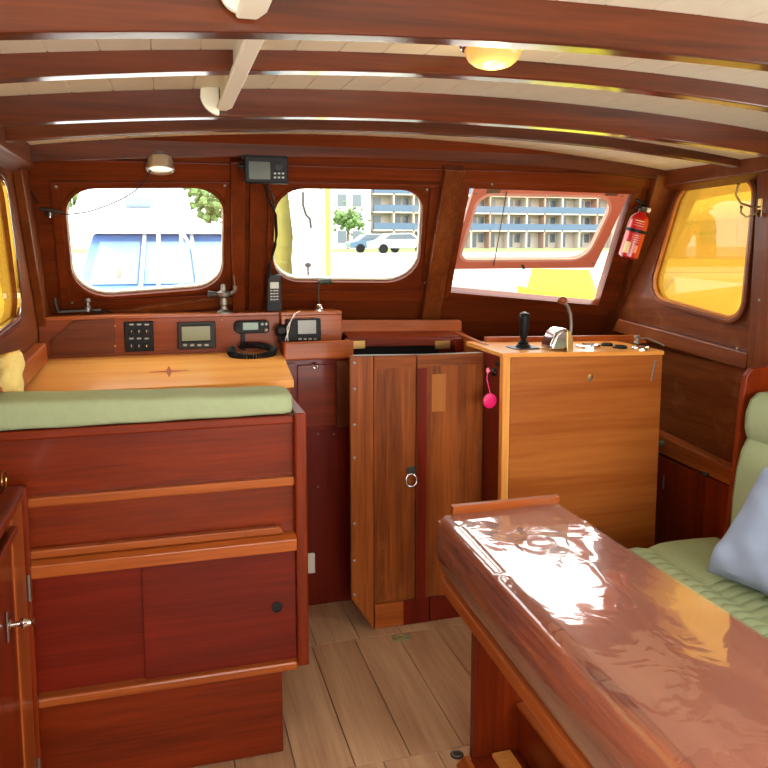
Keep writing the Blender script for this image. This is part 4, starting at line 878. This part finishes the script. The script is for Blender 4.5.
# ================================================================== SETTEE on the right
st = thing('settee_base', (1.75, 1.2, 0)); tag(st, 'mahogany settee base with end panel along right side of cabin', 'settee')
BX('seat_box', mah('y'), st, 1.48, XR - .06, -0.6, 2.15, 0.003, .40, .004)
BX('front_board', rail('y'), st, 1.455, 1.48, -0.6, 2.15, .34, .418, .004)
M().prism([(1.84, 2.125, .41), (1.836, 2.125, .50), (1.868, 2.125, .98), (1.878, 2.125, 1.06), (1.90, 2.125, 1.085), (2.06, 2.125, 1.09), (2.06, 2.125, .41)], (0, .022, 0)).build('end_panel', mah('z'), st, bevel=.005)
BX('back_board', mah('y'), st, 2.0, 2.04, -0.6, 2.12, .41, 1.06, .003)
# seat cushion with gathered channels near the inboard edge
mm = M(); mm.sm = True; NYs = 420; secs = []
ys0, ys1 = 0.4, 2.16
for j in range(NYs + 1):
    y = ys0 + (ys1 - ys0) * j / NYs; e = min(j, NYs - j) / NYs * (ys1 - ys0); rd = 1.0 if e > .02 else math.sqrt(max(0, 1 - ((.02 - e) / .02) ** 2)) * .4 + .6
    g_ = abs(math.sin(y * math.pi / .042)) ** .6
    top = .498
    prof_ = [(1.427, .42), (1.421, .45), (1.427, .480), (1.45, .494), (1.49, .499), (1.52, .492), (1.535, .486), (1.55, .492), (1.58, .499), (1.64, .502), (1.72, .501), (1.80, .498), (1.832, .47), (1.832, .42)]
    row = []
    for i, (x, z) in enumerate(prof_):
        dep = 0.007 if 2 <= i <= 5 else (0.006 if 7 <= i <= 9 else 0.0)
        if 7 <= i <= 9 and y > 1.88: dep = 0
        row.append(mm.b.verts.new((x, y, .42 + (z - .42) * rd - dep * (1 - g_))))
    secs.append(row)
for a, c in zip(secs, secs[1:]):
    for i in range(len(a)): mm.b.faces.new((a[i], a[(i + 1) % len(a)], c[(i + 1) % len(a)], c[i]))
mm.b.faces.new(secs[0]); mm.b.faces.new(list(reversed(secs[-1])))
scu = tag(mm.build('seat_cushion', M_green), 'sage green settee seat cushion with gathered channel seams', 'cushion')
# back cushion with rolled head
mm = M(); mm.sm = True; secs = []
bx = [(1.825, .505), (1.800, .56), (1.802, .66), (1.814, .76), (1.830, .82), (1.848, .852), (1.856, .858), (1.848, .87), (1.838, .90), (1.840, .95), (1.856, .99), (1.89, 1.012), (1.93, 1.015), (1.96, 1.0), (1.985, .9), (1.985, .505)]
for j in range(61):
    y = .5 + (2.105 - .5) * j / 60; e = 2.105 - y; rd = 1 if e > .045 else math.sqrt(max(0, 1 - ((.045 - e) / .045) ** 2)) * .3 + .7
    secs.append([mm.b.verts.new((1.94 + (x - 1.94) * rd, y, .76 + (z - .76) * (rd * .12 + .88))) for x, z in bx])
for a, c in zip(secs, secs[1:]):
    for i in range(len(a)): mm.b.faces.new((a[i], a[(i + 1) % len(a)], c[(i + 1) % len(a)], c[i]))
mm.b.faces.new(secs[0]); mm.b.faces.new(list(reversed(secs[-1])))
bcu = tag(mm.build('back_cushion', M_green), 'sage green settee backrest cushion with rolled headrest', 'cushion')
pp_ = [Vector((1.94 + (x - 1.94) * .93 - .004, 2.075, .76 + (z - .76) * .99)) for x, z in bx[:12]]
M().tube(pp_, .004, 8).build('piping', mat('dark_sage_piping', S(116, 124, 88), .9), bcu)

# ================================================================== PILLOWS
def pillow(name, c, sx, sy, th, rot, m, label, cat='pillow', seed=0, wr_=.01):
    mm_ = M(); mm_.sm = True; n = 28; top, bot = [], []
    for i in range(n + 1):
        ra, rb = [], []
        for j in range(n + 1):
            u, v = -1 + 2 * i / n, -1 + 2 * j / n; e = ((1 - u ** 4) * (1 - v ** 4)); h = th * max(0, e) ** .42
            k = 1 - .10 * (1 - abs(u)) ** 1 * abs(v) ** 3 - .0; k2 = 1 - .10 * (1 - abs(v)) * abs(u) ** 3
            nz = mn.noise(Vector((u * 2.3 + seed, v * 2.3, seed))) * wr_ * 2 * min(1, e * 3)
            x, y = u * sx * k2, v * sy * k
            ra.append(mm_.b.verts.new((x, y, h + nz)))
            rb.append(ra[-1] if i in (0, n) or j in (0, n) else mm_.b.verts.new((x, y, -h + nz)))
        top.append(ra); bot.append(rb)
    for i in range(n):
        for j in range(n):
            mm_.b.faces.new((top[i][j], top[i + 1][j], top[i + 1][j + 1], top[i][j + 1]))
            f = (bot[i][j], bot[i][j + 1], bot[i + 1][j + 1], bot[i + 1][j])
            if len(set(f)) == 4:
                try: mm_.b.faces.new(f)
                except ValueError: pass
    mt = Matrix.Translation(Vector(c)) @ rot
    for v in mm_.b.verts: v.co = mt @ v.co
    return tag(mm_.build(name, m), label, cat)
from mathutils import Euler
_e1 = Vector((0.10, -1, 0.0)).normalized(); _e2 = Vector((.62, -.30, .80)); _e2 = (_e2 - _e1 * _e2.dot(_e1)).normalized(); _e3 = _e1.cross(_e2)
PIL_M = Matrix((_e1, _e2, _e3)).transposed().to_4x4(); PIL_C = Vector((1.562, 1.88, .517)) + _e1 * .185 + _e2 * .185
pillow('blue_pillow', PIL_C, .19, .19, .065, PIL_M, M_blue, 'pale blue-grey pillow leaning on green settee at right edge', seed=3)
pillow('yellow_pillow', (-.448, 2.30, 1.118), .075, .085, .038, Euler((R(75), R(-12), R(-35))).to_matrix().to_4x4(), M_yellow, 'yellow towelling pillow propped in left corner behind green cushion', seed=8, wr_=.006)

# ================================================================== OUTSIDE
M_quay = mat('quay_paving', S(150, 146, 136), .9, noise=.08, nscale=2)
M_lawn = mat('lawn_green', S(92, 120, 48), .95, noise=.2, nscale=1.5)
M_water = mat('water', S(96, 122, 134), .12, bump=.4, nscale=3)
M_boatw = mat('boat_gelcoat', S(190, 192, 194), .3)
M_boatb = mat('boat_blue', S(84, 124, 180), .35)
M_tglass = mat('boat_window', S(100, 124, 150), .15)
M_facade = mat('facade_render', S(178, 168, 156), .8)
M_brick = mat('facade_brick', S(150, 124, 108), .85)
M_slab = mat('balcony_rail_blue', S(66, 88, 112), .5)
M_win = mat('flat_window', S(84, 94, 104), .2)
M().box(-120, 160, 4.3, 260, -1.0, -0.7).build('water', M_water).__setitem__('kind', 'structure')
M().box(-150, 160, 11.5, 260, -0.9, 0.9).build('quay', M_quay).__setitem__('kind', 'structure')
M().box(-30, 90, 60, 112, 0.9, 0.93).build('lawn', M_lawn).__setitem__('kind', 'structure')
# motor cruiser seen through window 1
cr = thing('motor_cruiser', (0.2, 8, -0.7)); tag(cr, 'white motor cruiser with blue windscreen frame moored ahead of left window', 'boat')
BYv = 7.0
cx0 = P(74, 290, 'y', BYv).x; cx1 = P(262, 290, 'y', BYv).x
zt1 = P(150, 234, 'y', BYv + .6).z; zb1 = P(150, 292, 'y', BYv).z
M().hexa([(cx0 - .5, 6.4, -.75), (cx1 + .5, 6.4, -.75), (cx1 + .7, 11, -.75), (cx0 - .7, 11, -.75), (cx0 - .8, 6.0, zb1), (cx1 + .8, 6.0, zb1), (cx1 + .9, 11, zb1 + .1), (cx0 - .9, 11, zb1 + .1)]).build('hull', M_boatw, cr, bevel=.08, seg=3)
M().hexa([(cx0, BYv, zb1), (cx1, BYv, zb1), (cx1, 9.5, zb1), (cx0, 9.5, zb1), (cx0 + .12, BYv + .6, zt1), (cx1 - .12, BYv + .6, zt1), (cx1 - .12, 9.4, zt1), (cx0 + .12, 9.4, zt1)]).build('cabin', M_boatb, cr, bevel=.03)
def cp(fu, fv, o=.02):                          # point on the raked windscreen of the cruiser
    a_ = Vector((cx0, BYv, zb1)).lerp(Vector((cx1, BYv, zb1)), fu); b3 = Vector((cx0 + .12, BYv + .6, zt1)).lerp(Vector((cx1 - .12, BYv + .6, zt1)), fu)
    return a_.lerp(b3, fv) + Vector((0, -o, o * .3))
for (f0, f1) in ((.06, .32), (.35, .63), (.66, .94)):
    M().prism([cp(f0, .12), cp(f1, .12), cp(f1, .86), cp(f0, .86)], (0, .03, 0)).build('windscreen_pane', mat('pale_cover_cloth', S(112, 142, 178), .5), cr, bevel=.01)
for f in (.34, .65): M().tube([cp(f, 0, .05), cp(f, 1, .05)], .018, 8).build('windscreen_bar', M_boatw, cr)
M().hexa([(cx0 - .1, BYv + .4, zt1), (cx1 + .1, BYv + .4, zt1), (cx1 + .1, 9.6, zt1), (cx0 - .1, 9.6, zt1), (cx0, BYv + .6, zt1 + .1), (cx1, BYv + .6, zt1 + .1), (cx1, 9.6, zt1 + .1), (cx0, 9.6, zt1 + .1)]).build('cabin_roof', M_boatw, cr, bevel=.03)
fx0, fx1 = P(68, 215, 'y', 8.2).x, P(196, 215, 'y', 8.2).x
M().hexa([(fx0, 8.2, zt1 + .1), (fx1, 8.2, zt1 + .1), (fx1, 9.4, zt1 + .1), (fx0, 9.4, zt1 + .1), (fx0 + .1, 8.5, zt1 + .5), (fx1 - .1, 8.5, zt1 + .5), (fx1 - .1, 9.4, zt1 + .5), (fx0 + .1, 9.4, zt1 + .5)]).build('flybridge', M_boatw, cr, bevel=.06, seg=3)
a, b_ = P(125, 207, 'y', 8.3), P(152, 197, 'y', 8.3)
M().box(a.x, b_.x, 8.28, 8.36, a.z, b_.z).build('flybridge_window', M_tglass, cr, bevel=.02)
for u in (157, 180):
    p = P(u, 250, 'y', 6.7); M().cyl((p.x, 6.7, zb1 - .1), (p.x + .04, 6.9, 2.6), .016, n=8).build('stanchion', M_boatw, cr)
M().tube([P(180, 228, 'y', 6.6), P(200, 262, 'y', 6.5), P(215, 284, 'y', 6.4)], .012, 6).build('rope', M_boatw, cr)
p = P(118, 270, 'y', 6.8); M().ball(p, .05, (.6, .4, 1.6)).build('anchor_light', M_dull, cr)
# mast with ropes through window 2
MY = 5.2
ms = thing('white_mast', (P(313, 250, 'y', MY).x, MY, 1.05)); tag(ms, 'thick white mast with yellow-green ropes beyond centre window', 'mast')
mp_ = P(313, 250, 'y', MY)
M().cyl((mp_.x, MY, 1.052), (mp_.x, MY, 6), .125, .12, 28).build('mast_tube', M_boatw, ms)
for du, c_ in ((24, S(190, 196, 70)), (27, S(206, 202, 110)), (21, S(200, 204, 140))):
    q = P(304 + du, 275, 'y', MY - .14); M().cyl((q.x, MY - .14, 1.07), (q.x - .02, MY - .13, 5), .011, n=8).build('halyard', mat('rope_%d' % du, c_, .8), ms)
M().tube([P(303, 192, 'y', MY - .14), P(303, 205, 'y', MY - .15), P(306, 215, 'y', MY - .16), P(310, 219, 'y', MY - .15), P(311, 228, 'y', MY - .14)], .008, 6).build('cleat_rope', M_dgrey, ms)
q = P(308, 265, 'y', MY - .13); M().cyl(q, q + Vector((0, 0, -.12)), .006).build('pin', M_dgrey, ms); M().ball(q, .018, (1.2, .6, .9)).build('cleat', M_dgrey, ms)
q = P(286, 281, 'y', 5.35)
tag(M().lathe((q.x - .02, 5.35, 1.052), (0.0, 0, 1), [(.06, 0), (.08, .1), (.06, .35), (.075, .5), (.05, .75), (.03, .9)], 14).build('sail_bundle', mat('olive_canvas', S(112, 104, 44), .9, noise=.4, nscale=14)), 'bundled yellow-green sail standing left of the white mast outside', 'sail')
for k, (du, cc) in enumerate(((276, S(190, 70, 30)), (290, S(24, 110, 130)))):
    q = P(du, 283, 'y', 5.0 - k * .2); tag(M().lathe((q.x, 5.0 - k * .2, 1.052), (0, 0, 1), [(.015, 0), (.045, .04), (.05, .16), (.02, .22)], 14).build('fender', mat('fender_%d' % k, cc, .5)), ('orange', 'teal')[k] + ' boat fender lying at the foot of the white mast', 'fender')
fd = thing('foredeck', (.85, 4.5, 1.05)); tag(fd, 'white foredeck of this boat unseen below the windscreen, reflecting onto the beams', 'deck', None, 'structure')  # hidden from the camera, added so beam undersides reflect a bright deck
del fd['label']; del fd['category']
M().prism([(XL - .2, 3.50, .9), (XR + .2, 3.50, .9), (XR + .1, 4.6, .9), (1.5, 5.7, .9), (.2, 5.7, .9), (XL - .1, 4.6, .9)], (0, 0, .15)).build('deck', mat('deck_paint', S(226, 224, 216), .6), fd, bevel=.02)
# apartment building
YB = 120
bx0, bx1 = P(334, 240, 'y', YB).x, P(640, 240, 'y', YB).x
ab = thing('apartment_building', ((bx0 + bx1) / 2, YB, .9)); tag(ab, 'long pale apartment block with blue balcony rails across the quay', 'building')
zl = [P(400, v, 'y', YB).z for v in (248, 232, 213.5, 195)]; fhh = (zl[3] - zl[0]) / 3; NF = 6
M().box(bx0, bx1, YB, YB + 14, .9, zl[0] + fhh * NF).build('walls', M_facade, ab)
M().box(bx0 - 3, bx0 + 5.5, YB - 1.8, YB, .9, zl[0] + fhh * (NF + .3)).build('stair_tower', mat('stair_tower_render', S(226, 228, 230), .7), ab)
bays = 15; bw = (bx1 - bx0 - 6) / bays
for f in range(NF):
    z = zl[0] + f * fhh
    if f: 
        M().box(bx0 + 6, bx1, YB - 2.0, YB, z - .14, z + .12).build('balcony_slab', M_facade, ab)
        M().box(bx0 + 6, bx1, YB - 2.05, YB - 1.98, z + .12, z + 1.15).build('balcony_rail', M_slab, ab)
    for k in range(bays):
        x = bx0 + 6 + k * bw
        M().box(x + bw * .12, x + bw * .50, YB - .12, YB, z + .15, z + fhh - .5).build('window', M_win, ab)
        if k % 2: M().box(x + bw * .62, x + bw * .9, YB - .08, YB, z + .9, z + fhh - .5).build('window', M_win, ab)
        if f == 1 and k: M().box(x - .12, x + .12, YB - 2.0, YB, .9, zl[0] + fhh * NF).build('party_wall', M_brick if k % 3 == 0 else M_facade, ab)
# stair tower windows
for f in range(4):
    z = zl[0] + .8 + f * fhh
    for dx_ in (0.2, 2.6): M().box(bx0 + dx_, bx0 + dx_ + 1.4, YB - 1.9, YB - 1.8, z, z + 1.9).build('tower_window', M_win, ab)
# parked cars on the quay
def car(name, u, Yc, color, label):
    p = P(u, 250, 'y', Yc); c = thing(name, (p.x, Yc, .9)); tag(c, label, 'car', 'cars parked on the quay')
    prof_ = [(-2.1, .35), (-2.15, .8), (-1.5, .95), (-.9, 1.4), (.7, 1.42), (1.4, 1.0), (2.1, .85), (2.15, .35)]
    M().prism([(p.x + a_, Yc, .9 + z_) for a_, z_ in prof_], (0, 1.7, 0)).build('body', mat(name + label[:6], color, .3, coat=.6), c, bevel=.08, seg=2)
    M().prism([(p.x + a_, Yc - .02, .9 + z_) for a_, z_ in [(-1.3, .98), (-.82, 1.34), (.62, 1.36), (1.15, 1.0)]], (0, .05, 0)).build('side_window', M_win, c)
    for a_ in (-1.35, 1.35): M().cyl((p.x + a_, Yc - .05, 1.23), (p.x + a_, Yc + .2, 1.23), .33, n=18).build('wheel', M_black, c)
car('car', 378, 56, S(70, 96, 120), 'dark blue car parked on the quay behind centre window')
car('car', 402, 52, S(190, 196, 200), 'silver car parked right of the blue car on quay')
# yellow dinghy cover right outside window 3
yd = thing('yellow_dinghy', (P(560, 285, 'y', 9).x, 9, -.7)); tag(yd, 'bright yellow covered dinghy beneath the open right window', 'dinghy')
yx0, yx1 = P(529, 280, 'y', 10.4).x, P(592, 280, 'y', 9).x
M().hexa([(yx0 + .1, 8.6, -.7), (yx1 - .1, 8.6, -.7), (yx1 - .1, 10.6, -.7), (yx0 + .1, 10.6, -.7), (yx0, 8.5, P(560, 300, 'y', 8.5).z), (yx1, 8.5, P(560, 300, 'y', 8.5).z), (yx1, 10.8, P(560, 285, 'y', 10.8).z), (yx0, 10.8, P(560, 285, 'y', 10.8).z)]).build('hull', mat('dinghy_yellow', S(250, 236, 20), .5), yd, bevel=.1, seg=4)
M().hexa([(yx0 + .03, 8.55, .55), (yx1 - .03, 8.55, .55), (yx1 - .03, 10.7, .55), (yx0 + .03, 10.7, .55), (yx0 + .1, 8.9, P(560, 270, 'y', 8.9).z), (yx1 - .1, 8.9, P(560, 270, 'y', 8.9).z), (yx1 - .1, 10.5, P(560, 268, 'y', 10.5).z), (yx0 + .1, 10.5, P(560, 268, 'y', 10.5).z)]).build('canvas_cover', mat('dinghy_cover', S(244, 240, 40), .8), yd, bevel=.12, seg=4)
# white yacht seen through the starboard amber window
yt = thing('moored_yacht', (10, 10.5, -.7)); tag(yt, 'white moored sailing yacht with boom and cabin beyond amber window', 'yacht')
hull = [(6.4, 8.9), (8.0, 8.3), (11, 8.3), (13.6, 9.4), (15, 10.4), (13, 11.6), (8.5, 11.6), (6.6, 10.9)]
mm = M(); a_ = [mm.b.verts.new((x * .97 + .3, y * .97 + .3, -.75)) for x, y in hull]; b3 = [mm.b.verts.new((x, y, .55)) for x, y in hull]
mm.b.faces.new(a_); mm.b.faces.new(list(reversed(b3)))
for i in range(8): mm.b.faces.new((a_[i], a_[(i + 1) % 8], b3[(i + 1) % 8], b3[i]))
mm.build('hull', M_boatw, yt, bevel=.08, seg=3)
M().hexa([(7.6, 8.9, .5), (11.2, 9.0, .5), (11.4, 10.8, .5), (7.6, 10.8, .5), (8.0, 9.2, 1.1), (10.8, 9.2, 1.0), (11.0, 10.6, 1.0), (8.0, 10.6, 1.1)]).build('coachroof', M_boatw, yt, bevel=.06)
for x in (8.5, 9.4, 10.3): M().box(x, x + .5, 8.98, 9.08, .68, .86).build('port_light', M_win, yt, bevel=.03)
M().cyl((9.6, 9.9, .9), (9.6, 9.9, 9), .09, n=12).build('mast', M_dull, yt)
M().cyl((9.5, 9.9, 2.1), (6.5, 9.3, 1.75), .07, n=12).build('boom', M_dull, yt)
M().lathe((9.4, 9.88, 2.22), (-1, -.2, -.12), [(.05, 0), (.2, .2), (.18, 1.6), (.12, 2.6), (.03, 2.9)], 14).build('furled_sail', mat('sail_cloth', S(210, 204, 190), .9), yt)
for x, y in hull[:4]: M().cyl((x + .1, y + .1, .55), (x + .1, y + .1, 1.15), .015, n=6).build('stanchion', M_dull, yt)
M().tube([(x + .1, y + .1, 1.13) for x, y in hull[:4]], .012, 6).build('guard_wire', M_dull, yt)
for (x, y, wx, hz, lb) in ((26, 28, 9, 4.5, 'pale two storey harbour house nearest beyond the moored yacht'), (40, 32, 10, 6, 'taller harbour house right of the two storey one')):
    hs = thing('harbour_house', (x, y, .9)); tag(hs, lb, 'house')
    M().box(x - wx / 2, x + wx / 2, y, y + 6, .9, .9 + hz).build('walls', M_brick, hs)
    M().prism([(x - wx / 2 - .4, y - .4, .9 + hz), (x + wx / 2 + .4, y - .4, .9 + hz), (x, y - .4, .9 + hz + 2.4)], (0, 6.8, 0)).build('roof', mat('roof_tile', S(130, 84, 64), .9), hs)
    for k in range(int(wx // 1.8)):
        for f in range(int(hz // 2.6)): M().box(x - wx / 2 + .5 + k * 1.8, x - wx / 2 + 1.5 + k * 1.8, y - .06, y, 1.6 + f * 2.6, 2.9 + f * 2.6).build('window', M_win, hs)
# tree row by the building
for k, (u, Yt) in enumerate(((210, 60), (348, 100), (62, 48))):
    p = P(u, 240, 'y', Yt); tr = thing('tree', (p.x, Yt, .9)); tag(tr, ('leafy tree seen above the motor cruiser', 'small tree before the apartment block', 'leafy tree at left beyond the cruiser')[k], 'tree')
    M().cyl((p.x, Yt, .9), (p.x, Yt, 4), .2, .14, 8).build('trunk', mat('bark', S(96, 80, 66), .9), tr)
    mm = M(); mm.sm = False
    for q in range(150):
        c = Vector((random.gauss(0, 1.0), random.gauss(0, 1.0), random.gauss(0, .75))); g = bmesh.ops.create_icosphere(mm.b, subdivisions=1, radius=random.uniform(.16, .36))
        for v in g['verts']: v.co = v.co * random.uniform(.7, 1.3) + c + Vector((p.x, Yt, 4.8))
    mm.build('crown', mat('foliage', S(92, 116, 66), .9, noise=.3, nscale=3), tr)
